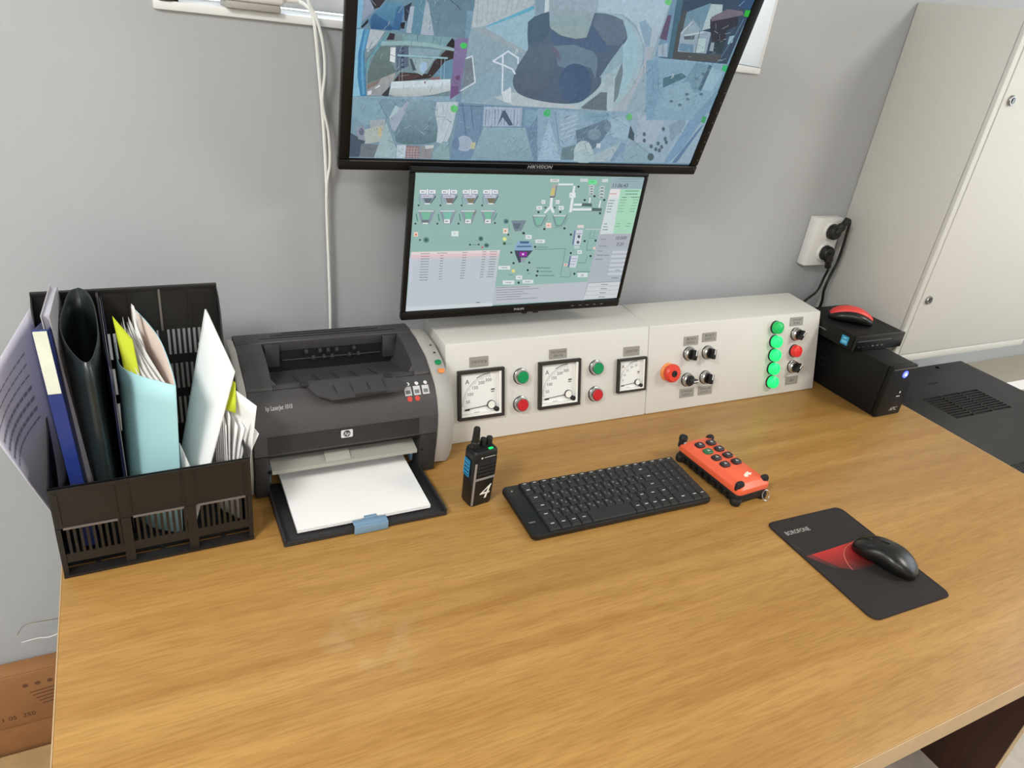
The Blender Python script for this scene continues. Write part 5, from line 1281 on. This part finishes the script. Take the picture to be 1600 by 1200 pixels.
# white sheets standing diagonally
solid(tag(obj('white_sheet', B().grid(quad_fn((.215, .775, 1.050), (.2395, .688, .990), (.166, .634, .772), (.149, .735, .772), (-.006, -.004, 0)), 12, 12), 'paper'), 'tall plain white sheet standing diagonally in the organizer', 'paper'), .0025)
solid(tag(obj('white_sheet', B().grid(quad_fn((.160, .665, .90), (.172, .650, .86), (.170, .640, .772), (.157, .66, .772)), 4, 4), 'paper_shade'), 'small folded white paper at the foot of the tall white sheet', 'paper'), .0008)
# fanned bundle
pb = thing('paper_bundle', 'fanned bundle of white papers at the right organizer end', 'papers', (.21, .74, OZ))
for i in range(11):
    k = i/10; x = .210+k*.024; fl = max(0, k-.55)*.065; zt = .942+.010*math.sin(i*2.3)-.018*k
    p = [(x-.004, .83, zt+.03), (x, .76, zt+.015), (x+fl*.4, .71, zt), (x+fl, .690-.034*k, zt-.012)]
    pp = path_fn(p, OZ); g = (lambda pp, x: (lambda u, v: Vector((x+(pp(u, v).x-x)*v**2.2, pp(u, v).y, pp(u, v).z))))(pp, x-.002)
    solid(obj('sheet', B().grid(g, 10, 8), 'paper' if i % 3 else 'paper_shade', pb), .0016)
solid(obj('corner_sheet', B().grid(quad_fn((.231, .70, .964), (.262, .655, .950), (.240, .645, .80), (.228, .70, .80), (.006, -.006, 0)), 8, 8), 'paper', pb), .0008)
solid(obj('sticky_note', B().grid(quad_fn((.229, .712, .972), (.240, .69, .972), (.236, .672, .932), (.222, .686, .934)), 3, 3), 'sticky', pb), .0006)['label'] = 'yellow-green sticky note'

# ================================================================== laser printer
PX0, PX1, SX0, SX1 = .262, .562, .250, .599
pt = thing('laser_printer', 'dark grey laser printer with light grey sides and open paper tray', 'printer', (.425, .80, .7505))
side = [(.905, .752), (.905, .940), (.880, .948), (.840, .945), (.790, .934), (.757, .918), (.732, .900), (.716, .876), (.708, .840), (.708, .790), (.716, .752)]
obj('side_cover', B().prism(side, 'x', SX0, PX0-.0005, .003, 2), 'printer_grey', pt)
rs = [(.905, .752), (.905, .932), (.880, .941), (.840, .939), (.790, .928), (.757, .910), (.738, .893), (.722, .868), (.714, .838), (.714, .790), (.724, .752)]
mid = [((y-.81)*.985+.81+.003, (z-.84)*.985+.84) for y, z in rs]
b = B(); b.loft([[(x, y, z) for y, z in pr] for x, pr in ((PX1+.0008, [(y-(.006 if y < .8 else 0), z+.006) for y, z in rs]), (.575, [(y-(.004 if y < .8 else 0), z+.004) for y, z in rs]), (.590, rs), (SX1, [(y+(.008 if y < .8 else -.002), z-(.010 if z > .76 else 0)) for y, z in rs]))])
obj('side_cover', b, 'printer_grey', pt)
# front and lower body
fp = [(.757, .9155), (.738, .9065), (.720, .888), (.7085, .862), (.7045, .828), (.7125, .828), (.716, .850), (.757, .880)]
obj('front_cover', B().prism(fp, 'x', PX0, PX1, .0012, 1), 'printer_dark', pt)
b = B(); b.box(PX0, .7045, .752, .284, .90, .8275, .003).box(.531, .7045, .752, PX1, .90, .8275, .003).box(.2845, .80, .752, .5305, .90, .8275)
obj('body', b, 'printer_darker', pt)
obj('panel_groove', B().prism([(.7072, .8605), (.7040, .832), (.7046, .832), (.7080, .8605)], 'x', .284, .5275), 'printer_darker', pt)
obj('cavity', B().box(.2845, .712, .8195, .5305, .80, .8278).box(.2845, .797, .752, .5305, .7995, .8275), 'printer_black', pt)
# top lid with the output well
obj('rear_hood', B().prism([(.905, .8285), (.905, .944), (.895, .949), (.870, .9495), (.862, .9475), (.862, .930), (.872, .925), (.872, .8285)], 'x', PX0, PX1, .001, 1), 'printer_dark', pt)
for k in range(3): obj('hood_groove', B().box(.30+.02*k, .872+k*.009, .9496, .535-.03*k, .8732+k*.009, .9502), 'printer_black', pt)
lid = [(.8615, .8285), (.8615, .9475), (.835, .9445), (.790, .9345), (.7625, .9195), (.7585, .9155), (.7585, .8285)]
obj('lid_cheek', B().prism(lid, 'x', PX0, .3015, .001, 1), 'printer_dark', pt)
obj('lid_cheek', B().prism(lid, 'x', .534, PX1, .001, 1), 'printer_dark', pt)
for xs in ((.302, .312, .3015), (.5335, .523, .534)):
    b = B(); b.loft([[(xs[2], .8612, .88), (xs[2], .8612, .9465), (xs[2], .775, .926), (xs[2], .765, .915)], [(xs[1], .8612, .88), (xs[0], .8612, .9445), (xs[0], .775, .924), (xs[1], .765, .914)]]); obj('well_wall', b, 'printer_dark', pt)
obj('output_well', B().prism([(.8612, .880), (.8612, .8925), (.835, .8955), (.790, .9085), (.768, .9175), (.7588, .9155), (.7588, .880)], 'x', .3022, .5332), 'printer_dark', pt)
for k in range(5): x = .345+k*.032; obj('well_rib', B().prism([(.775, .9152), (.83, .8978), (.83, .8985), (.775, .9160)], 'x', x, x+.0012), 'printer_darker', pt)
b = B().box(.303, .8615, .8925, .533, .8718, .9295); obj('exit_slot', b, 'printer_black', pt)
for x in (.306, .507): obj('exit_guide', B().prism([(.8612, .9465), (.856, .9445), (.852, .906), (.8612, .903)], 'x', x, x+.024, .0008, 1), 'printer_darker', pt)
for i, x in enumerate((.372, .384, .395, .402, .409, .416, .424, .446, .454, .462)): obj('exit_roller', B().lathe([(.005, 0), (.005, .0055), (.003, .0058)], (x, .861, .925-.012*(i % 2)), 'x', 10), 'printer_darker', pt)
obj('exit_shaft', B().lathe([(.0015, 0), (.0015, .17)], (.335, .8603, .913), 'x', 8), 'printer_darker', pt)
for x in (.350, .487): obj('hinge', B().box(x-.006, .7525, .9165, x+.006, .7635, .9215, .001), 'printer_darker', pt)
# fold-out output flap
b = B(); fpn = [(.352, .756), (.494, .756), (.512, .730), (.500, .716), (.382, .712), (.362, .728)]
b.loft([[(x, y, .9155+(.756-y)*-.10+dz) for x, y in fpn] for dz in (0, .0032)]); fl = obj('output_flap', b, 'printer_dark', pt)
for k in range(4): x = .392+k*.027; obj('flap_rib', B().prism([(.725, .9165), (.748, .9188), (.748, .9194), (.725, .9171)], 'x', x, x+.0012), 'printer_darker', fl)
obj('flap_latch', B().box(.420, .7115, .9135, .47, .7145, .9172, .0006), 'printer_darker', fl)
c = Canvas()
for k in range(3): x = .5075+k*.0155; c.rect(x, .7255, x+.012, .7365, (196, 196, 196)); c.rect(x+.002, .7275, x+.010, .732, (110, 112, 112)); c.ell(x+.008, .7405, .0032, .0032, (222, 220, 218))
for k in range(2): c.ell(.514+k*.0135, .7215, .0045, .0032, (196, 66, 58))
def front_top(u, v, d):
    z = .9065+(v-.738)*(.9155-.9065)/.019 if v > .738 else .888+(v-.720)*(.9065-.888)/.018
    return (u-.425, v-.80, z-.7505+.0012+d)
c.build('instruction_sticker', 'print', pt, front_top)
c = Canvas(); c.text(.305, .730, .0052, 'hp LaserJet 1010', (196, 196, 196), .1, .040); c.build('model_lettering', 'print', pt, front_top)
c = Canvas(); c.poly(rounded(.019, .0135, .002, 3), (214, 216, 218)); c.ell(0, 0, .0058, .0058, (52, 54, 58)); c.text(0, .0003, .0062, 'hp', (226, 226, 226), .25); c.build('emblem', 'print', pt, lambda u, v, d: (u+.405-.425, .7062-(v)*-.10-.80-d-.0009, v+.851-.7505))
obj('cover_notch', B().box(.302, .7050, .836, .311, .7062, .846, .0006), 'printer_darker', pt)
# control keys on the right side cover
for y, z, m in ((.815, .9395, 'printer_darker'), (.795, .9345, 'printer_darker')): obj('status_light', B().lathe([(.002, 0), (.002, .0012), (0, .0012)], (.582, y, z), 'z', 10), m, pt)
for y, z, m in ((.775, .9285, 'button_green'), (.758, .9205, 'estop_orange')): obj('key', B().lathe([(.006, 0), (.006, .003), (.005, .004), (0, .004)], (.582, y, z-.004), 'z', 16), m, pt)
# tray, bar and paper
b = B(); b.box(.281, .580, .7512, .536, .735, .7545, .001).box(.281, .580, .7545, .2845, .735, .7635, .001).box(.5325, .580, .7545, .536, .735, .7635, .001).box(.2845, .580, .7545, .5325, .5845, .7585, .001)
tr = obj('paper_tray', b, 'printer_darker', pt)
for x in (.2848, .5262): obj('side_guide', B().box(x, .735, .757, x+.006, .79, .792, .001), 'printer_blue', tr)
obj('paper_stop', B().box(.384, .5755, .7512, .437, .5795, .7665, .0015).box(.384, .5795, .7645, .437, .592, .7668, .0012).box(.404, .592, .7645, .424, .599, .7668, .001), 'printer_blue', tr)
for x in (.2815, .5325): obj('hinge_arm', B().loft([[(x, .735, .756), (x+.004, .735, .756), (x+.004, .742, .756), (x, .742, .756)], [(x, .702, .80), (x+.004, .702, .80), (x+.004, .709, .80), (x, .709, .80)]]), 'printer_black', tr)
obj('priority_slot_bar', B().prism([(.701, .796), (.7015, .802), (.790, .819), (.790, .813)], 'x', .2875, .5255), 'beige_bar', pt)
obj('bar_hump', B().prism([(.704, .8028), (.710, .808), (.785, .8215), (.785, .8185)], 'x', .372, .412), 'beige_bar', pt)
ps = thing('paper_stack', 'stack of blank white paper lying in the printer tray', 'paper', (.408, .69, .755))
b = B(); b.loft([[(.3035, .597, .7585), (.5135, .597, .7585), (.5135, .794, .7665), (.3035, .794, .7665)], [(.3035, .597, .7640), (.5135, .597, .7640), (.5135, .794, .7730), (.3035, .794, .7730)]])
obj('sheets', b, 'paper', ps)
# ================================================================== walkie-talkie
rd = thing('walkie_talkie', 'black handheld two-way radio with a white figure 4 standing upright', 'radio', (.598, .605, .7503), R(8))
b = B(); b.loft([[(x*s, y*t, z) for x, y in rounded(.046, .032, .006, 3)] for z, s, t in ((0, .86, .92), (.004, .92, .98), (.05, .97, 1), (.098, 1.0, 1.0), (.104, .97, .97), (.106, .90, .90))]); obj('body', b, 'radio_black', rd, False)
obj('antenna', B().lathe([(.0075, 0), (.0075, .012), (.0066, .013), (.0058, .025), (.0054, .036), (.0044, .0385), (0, .039)], (-.0125, .002, .105), 'z', 16), 'radio_black', rd, False)
for x in (.004, .0155): obj('knob', B().lathe([(.0052, 0), (.0054, .012), (.0048, .0132), (0, .0132)], (x, .004, .105), 'z', 14), 'radio_black', rd, False)
obj('status_light', B().box(.006, -.0125, .1055, .014, -.008, .1075, .0006), 'led_green', rd, False)
obj('talk_key', B().box(-.0252, -.007, .058, -.0225, .008, .088, .0012), 'ptt_blue', rd, False)
for k in range(4): obj('key_ridge', B().box(-.0260, -.0055, .062+k*.0068, -.0250, .0065, .0648+k*.0068), 'sticker_blue', rd, False)
obj('key_outline', B().box(-.0258, -.0075, .0575, -.0250, -.0065, .0885).box(-.0258, .0075, .0575, -.0250, .0085, .0885).box(-.0258, -.0065, .0875, -.0250, .0075, .0885).box(-.0258, -.0065, .0575, -.0250, .0075, .0585), 'sticker_blue', rd, False)
obj('grille', B().box(-.0155, -.0172, .058, .020, -.0155, .092, .0008), 'rubber_black', rd, False)
for k in range(4): obj('grille_slat', B().box(-.0145, -.0180, .0605+k*.007, .0185, -.0170, .0632+k*.007, .0003, 1), 'radio_black', rd, False)
b = B(); b.box(-.0205, -.0172, .004, -.0165, -.0155, .086, .0006).box(-.0165, -.0172, .0515, .0205, -.0155, .0555, .0006); obj('grey_trim', b, 'radio_grey', rd, False)
c = Canvas(); c.text(.001, .027, .027, '4', (236, 234, 226), .32, .019); c.build('figure', 'print', rd, lambda u, v, d: (u, -.01665-d, v))
c = Canvas(); c.ell(-.009, .0955, .0018, .0018, (220, 218, 214)); c.rect(-.005, .0948, .016, .0962, (190, 188, 184)); c.build('emblem', 'print', rd, lambda u, v, d: (u, -.01685-d, v))

# ================================================================== keyboard
kb = thing('computer_keyboard', 'black compact wireless keyboard with number pad', 'keyboard', (.8195, .5365, .7505), R(-.9))
KW, KD = .359, .126; TILT = R(3.6)
b = B(); b.prism(rounded(KW, KD, .009, 4), 'z', .001, .0105, .0025, 2)
k0 = obj('body', b, 'black_plastic', kb, False, rot=(TILT, 0, 0), loc=(0, 0, .0042))
for x in (-.16, .16): obj('foot', B().box(x-.01, .048, 0, x+.01, .056, .0075), 'rubber_black', kb, False)
obj('foot', B().box(-.16, -.056, 0, .16, -.050, .002), 'rubber_black', kb, False)
U = .01705; KX = -.1485; RY = [.0550, .0392, .0185, -.0022, -.0229, -.0463]; RH = [.0112, .0200, .0200, .0200, .0200, .0262]
rowsk = [[(k*19/17.0, 19/17.0) for k in range(17)],
 [(k, 1) for k in range(13)]+[(13, 2)]+[(15+k, 1) for k in range(4)],
 [(0, 1.5)]+[(1.5+k, 1) for k in range(12)]+[(13.5, 1.5)]+[(15+k, 1) for k in range(4)],
 [(0, 1.75)]+[(1.75+k, 1) for k in range(11)]+[(12.75, 2.25)]+[(15+k, 1) for k in range(4)],
 [(0, 1.25)]+[(1.25+k, 1) for k in range(11)]+[(12.25, 1.75), (14, 1)]+[(15+k, 1) for k in range(4)],
 [(0, 1.25), (1.25, 1.15), (2.4, 1.1), (3.5, 1.2), (4.7, 5.1), (9.8, 1.1), (10.9, 1), (11.9, 1.1), (13, 1), (14, 1), (15, 2), (17, 1), (18, 1)]]
leg = ['', '1234567890-=', 'QWERTYUIOP[]', 'ASDFGHJKL;\'', 'ZXCVBNM,./', '']; cyr = ['', '', 'ЙЦУКЕНГШЩЗХЪ', 'ФЫВАПРОЛДЖЭ', 'ЯЧСМИТЬБЮ', '']
legends = Canvas(); meshes = {}
for r, row in enumerate(rowsk):
    for i, (x, wd) in enumerate(row):
        key = (round(wd, 2), r in (0, 5) and r)
        if key not in meshes:
            wk, h = wd*U-.0012, RH[r]-.0012; b = B()
            b.loft([[(a*wk/2, c*h/2, 0) for a, c in ((-1, -1), (1, -1), (1, 1), (-1, 1))], [(a*wk/2, c*h/2, .0022) for a, c in ((-1, -1), (1, -1), (1, 1), (-1, 1))], [(a*(wk/2-.0013), c*(h/2-.0015)+.0003, .0046) for a, c in ((-1, -1), (1, -1), (1, 1), (-1, 1))]])
            o = obj('key', b, 'black_matte', k0, False, 25); meshes[key] = o.data
        else: o = bpy.data.objects.new('key', meshes[key]); COL.objects.link(o); o.parent = k0
        cx, cyy = KX+(x+wd/2)*U, RY[r]; o.location = (cx, cyy, .0104)
        j = i-1
        if r == 0: legends.rect(cx-.003, cyy-.0005, cx+.003, cyy+.0012, (200, 200, 200))
        elif x >= 15 and r < 5: legends.text(cx-.002, cyy+.002, .0030, '7894561230'[((r-1)*3+int(x)-15-3) % 10] if r > 1 and x < 18 else '+', (220, 220, 220))
        elif leg[r] and 0 <= j < len(leg[r]) and x > 0 and x < 13.4:
            legends.text(cx-.0028, cyy+.0024, .0034, leg[r][j], (200, 200, 200))
            if j < len(cyr[r]): legends.text(cx+.0026, cyy-.0030, .0028, cyr[r][j], (190, 190, 190))
        elif not (r == 5 and wd > 4): legends.rect(cx-.0032, cyy-.0006, cx+.0032, cyy+.0012, (206, 206, 206))
legends.build('key_legends', 'print', k0, lambda u, v, d: (u, v, .01515+d))
c = Canvas(); c.text(-.166, -.030, .0032, 'Logitech', (170, 170, 170), 0, .0115); c.ell(-.166, .048, .0018, .0018, (150, 150, 150)); c.build('maker_lettering', 'print', k0, lambda u, v, d: (u, v, .01055+d))

# ================================================================== crane remote
rm = thing('crane_remote', 'orange industrial crane remote with black rubber buttons', 'remote', (1.0685, .532, .7503), R(3.5))
b = B(); b.loft([[(x, y, z) for x, y in rounded(w_, l_, .008, 3)] for z, w_, l_ in ((.004, .074, .156), (.008, .078, .160), (.020, .078, .160), (.023, .076, .158))]); obj('lower_case', b, 'rubber_black', rm, False)
b = B(); b.loft([[(x, y, z) for x, y in rounded(w_, l_, .008, 3)] for z, w_, l_ in ((.0232, .078, .162), (.028, .080, .164), (.034, .078, .162), (.041, .060, .146), (.0425, .056, .142))]); obj('upper_case', b, 'remote_orange', rm, False)
for sx in (-1, 1):
    for sy in (-1, 1):
        b = B().lathe([(.0085, 0), (.0098, .003), (.0098, .011), (.008, .014)], (sx*.0325, sy*.0735, 0), 'z', 14); obj('corner_bumper', b, 'rubber_black', rm, False)
        if not (sx < 0 and sy > 0):
            b = B().loft([[(sx*.031+x*s, sy*.071+y*s, z) for x, y in rounded(.018, .011, .005, 3)] for z, s in ((.030, 1), (.0415, 1), (.0450, .75))]); obj('upper_bumper', b, 'rubber_black', rm, False)
for k in range(8): obj('side_lug', B().box(-.0412, -.062+k*.0165, .006, -.0385, -.055+k*.0165, .018, .001), 'black_gloss', rm, False)
obj('stop_knob', B().lathe([(.007, 0), (.007, .010), (.006, .011), (.006, .012), (.0082, .014), (.0082, .021), (.007, .023), (0, .0235)], (-.031, .081, .028), 'z', 16), 'rubber_black', rm, False)
obj('knob_mark', B().box(-.034, .0715, .034, -.028, .0745, .041, .001), 'printer_grey', rm, False)
for r_ in range(4):
    for cx in (-1, 1):
        g = r_ == 1 and cx < 0; y = .052-r_*.0225
        o = obj('button', B().loft([[(cx*.0145+x*s, y+yy*s, z) for x, yy in rounded(.0195, .0155, .005, 3)] for z, s in ((.042, 1), (.0455, .98), (.047, .82))]), 'btn_green' if g else 'rubber_btn', rm, False)
        if g: o['label'] = 'green button'
c = Canvas()
for r_ in range(4):
    for cx in (-1, 1): c.poly([(cx*.0145-.004, .049-r_*.0225), (cx*.0145+.004, .049-r_*.0225), (cx*.0145, .0555-r_*.0225)], (176, 172, 172))
c.build('button_symbols', 'print', rm, lambda u, v, d: (u, v, .0471+d))
c = Canvas(); c.poly([(-.006, -.058), (.002, -.0595), (.004, -.055), (.010, -.057), (.017, -.052), (.012, -.050), (.013, -.046), (.004, -.049), (-.003, -.052)], (240, 226, 214)); c.build('emblem', 'print', rm, lambda u, v, d: (u, v, .0426+d))
obj('key_ring', B().tube([(.030+.009*math.cos(a*.6), -.086+.004*math.sin(a*.6), .012+.009*math.sin(a*.6)) for a in range(11)], .0008, 6, 2), 'chrome', rm, False)

# ================================================================== mouse pad and mouse
mp = thing('mouse_pad', 'black rounded mouse pad with a red glow print', 'mouse pad', (1.140, .273, .7501), R(-1.6))
PW, PH = .176, .234
obj('pad', B().prism(rounded(PW, PH, .014, 5), 'z', 0, .0026, .0006, 1), 'pad_cloth', mp, False)
b = B(); ring = [[(x, y, z) for x, y in rounded(PW-2*i, PH-2*i, .014, 6)] for i, z in ((0, .0006), (-.0008, .0016), (0, .0029), (.0022, .0029), (.0024, .0026))]; b.loft(ring, False); obj('stitched_edge', b, 'pad_edge', mp, False)
c = Canvas(); c.text(-.047, .084, .0092, 'BOROFONE', (190, 184, 178), 0, .054)
K = (33, 29, 26)
c.poly([(-.083, .028), (-.02, .030), (.045, .034), (.05, .0), (.02, -.024), (-.02, -.026), (-.055, -.008)], (190, 40, 36), (46, 28, 26))
c.poly([(-.083, .028), (-.070, .0285), (-.047, -.010), (-.055, -.012)], (118, 40, 36), K)
c.arc(.03, -.03, .060, 92, 172, .0012, (214, 120, 100)); c.line([(-.083, .06), (-.075, .027)], .0008, (80, 66, 56))
c.build('printed_pattern', 'print', mp, lambda u, v, d: (u, v, .0027+d))
ms = thing('computer_mouse', 'black wireless mouse resting on the mouse pad', 'mouse', (1.178, .248, .7530), R(20))
def mouse_ring(t, W, H, L, waist=.12):
    y = (t-.5)*L; e = (1-abs(2*t-1)**2.6)**(1/2.2); wd = W/2*e*(1-waist*math.exp(-((t-.55)/.16)**2)); h = H*(.30+.70*math.sin(math.pi*min(1, max(0, .14+.72*(1-t))))**1.0)*(e**.55)
    ring = []
    for k in range(20):
        a = 2*math.pi*k/20; cx, cz = math.cos(a), math.sin(a)
        ring.append((wd*math.copysign(abs(cx)**.75, cx), y, h*(.5+.5*math.copysign(abs(cz)**.8, cz))))
    return ring
b = B().loft([mouse_ring(.008+.984*i/22, .062, .037, .105) for i in range(23)]); obj('body', b, 'mouse_black', ms, False, 60)
b = B().lathe([(.0085, -.003), (.0095, -.002), (.0095, .002), (.0085, .003)], (0, .030, .0215), 'x', 18); obj('scroll_wheel', b, 'rubber_black', ms, False)
obj('seam', B().tube([(0, .048, .0165), (0, .040, .0258), (0, .034, .0285)], .0007, 6, 3).tube([(0, .023, .0325), (0, .012, .0362), (0, .002, .0378)], .0007, 6, 3), 'black_gloss', ms, False)

# ================================================================== backup power unit, recorder and spare mouse
up = thing('backup_power_unit', 'black backup power unit with a glowing blue button at the desk right end', 'power unit', (1.656, .76, .7503))
obj('body', B().box(1.613, .632, .7503, 1.699, .915, .8785, .003), 'case_black', up)
obj('front_bezel', B().box(1.613, .619, .7503, 1.699, .6315, .8790, .003), 'case_black', up)
obj('top_strip', B().box(1.617, .6178, .872, 1.695, .6192, .8738), 'organizer_pale', up)
pb_ = obj('power_button', B().lathe([(.0085, 0), (.0085, .0012), (.0065, .0018), (0, .0018)], (1.662, .619, .858), 'y', 20), 'led_blue', up)
obj('button_light', B().lathe([(.0032, .0018), (.003, .0028), (0, .003)], (1.662, .619, .858), 'y', 12), 'led_core', pb_)
c = Canvas(); c.text(.012, .017, .0095, 'APC', (200, 196, 186), .2); c.build('maker_lettering', 'print', up, lambda u, v, d: (u, -.1412-d, v))
c = Canvas(); c.rect(.006, .049, .018, .0515, (206, 206, 204)); c.build('front_mark', 'print', up, lambda u, v, d: (u, -.1412-d, v))
c = Canvas(); c.ell(.014, .0605, .0022, .003, (222, 222, 220)); c.build('front_mark', 'print', up, lambda u, v, d: (u, -.1412-d, v))
vt = B()
for i in range(5):
    for j in range(3): vt.box(1.6124, .79+i*.012, .80+j*.014, 1.6131, .796+i*.012, .803+j*.014)
obj('side_vents', vt, 'rack_hole', up)['kind'] = 'stuff'
nr = thing('video_recorder', 'flat black recorder box with a blue sticker on the power unit', 'recorder', (1.668, .795, .8792))
obj('body', B().box(1.580, .716, .8792, 1.745, .882, .9165, .002), 'case_black', nr)
obj('front_panel', B().box(1.580, .707, .8792, 1.7465, .7135, .9165, .001), 'black_gloss', nr)
obj('disc_slot', B().box(1.584, .7064, .904, 1.70, .7072, .9052), 'steel', nr)
for k in range(6): obj('port', B().box(1.590+k*.016, .7064, .889, 1.597+k*.016, .7072, .8925), 'organizer_pale' if k > 2 else 'rack_hole', nr)
for y in (.73, .865):
    for x in (1.63, 1.685): pass
c = Canvas(); c.rect(.728-.795, .886-.8792, .748-.795, .907-.8792, (48, 156, 206)); c.rect(.731-.795, .890-.8792, .745-.795, .896-.8792, (120, 205, 235)); c.rect(.734-.795, .900-.8792, .743-.795, .903-.8792, (150, 220, 240)); c.build('sticker', 'print_gloss', nr, lambda u, v, d: (-.0881-d, u, v))
c = Canvas(); c.rect(.795-.795, .896-.8792, .82-.795, .899-.8792, (110, 110, 112)); c.build('side_lettering', 'print', nr, lambda u, v, d: (-.0881-d, u, v))
m2 = thing('spare_mouse', 'small black mouse with a coral red top lying on the recorder', 'mouse', (1.648, .790, .9167), R(50))
b = B().loft([mouse_ring(.01+.98*i/18, .054, .030, .102, .05) for i in range(19)]); obj('body', b, 'mouse_black', m2, False, 60)
b = B(); rings = []
for i in range(17):
    t = .03+.95*i/16; rg = mouse_ring(t, .054, .030, .102, .05); top = [rg[k] for k in range(0, 8)]
    rings.append([(x*.95+.001, y, z+.0008) for x, y, z in top]+[(x*.98+.003, y, z+.005) for x, y, z in reversed(top)])
b.loft(rings); obj('red_top', b, 'mouse_red', m2, False, 60)

# ================================================================== wall socket
so = thing('wall_socket', 'white double wall socket with two black plugs beside the cabinet', 'socket', (1.667, .975, 1.06))
obj('box', B().box(1.622, .947, 1.000, 1.712, .9745, 1.122, .004), 'white_plastic', so)
for z in (1.090, 1.036): obj('socket_ring', B().lathe([(.023, 0), (.023, .004), (.020, .005), (.019, .002), (0, .002)], (1.675, .947, z), 'y', 24), 'white_plastic', so)
def plug(label, z, dirv):
    t = thing('power_plug', label, 'plug', (1.675, .945, z)); b = B().lathe([(.0185, 0), (.0185, .012), (.016, .016), (0, .017)], (1.675, .9415, z), 'y', 20); obj('plug_body', b, 'black_plastic', t)
    dx, dz = dirv; b = B().tube([(1.675, .932, z), (1.675+dx*.5, .928, z+dz*.5), (1.675+dx, .928, z+dz)], [.011]*7+[.008]*7, 10); obj('strain_relief', b, 'black_plastic', t)
plug('upper black plug in the double wall socket', 1.090, (.026, .034)); plug('lower black plug in the double wall socket', 1.036, (.010, -.034))
cable('black_cable', [(1.701, .928, 1.124), (1.709, .927, 1.118), (1.713, .928, 1.088), (1.718, .93, 1.055), (1.717, .93, 1.013), (1.706, .93, .970), (1.703, .93, .936), (1.712, .932, .896), (1.712, .945, .80)], .0036, 'black_plastic', 'thick black cord looping from the upper plug behind the recorder')
cable('black_cable', [(1.685, .928, 1.002), (1.698, .935, .99), (1.703, .943, .965), (1.697, .945, .93), (1.665, .945, .906), (1.63, .945, .87), (1.61, .945, .80)], .0032, 'black_plastic', 'thinner black cord from the lower plug behind the console')
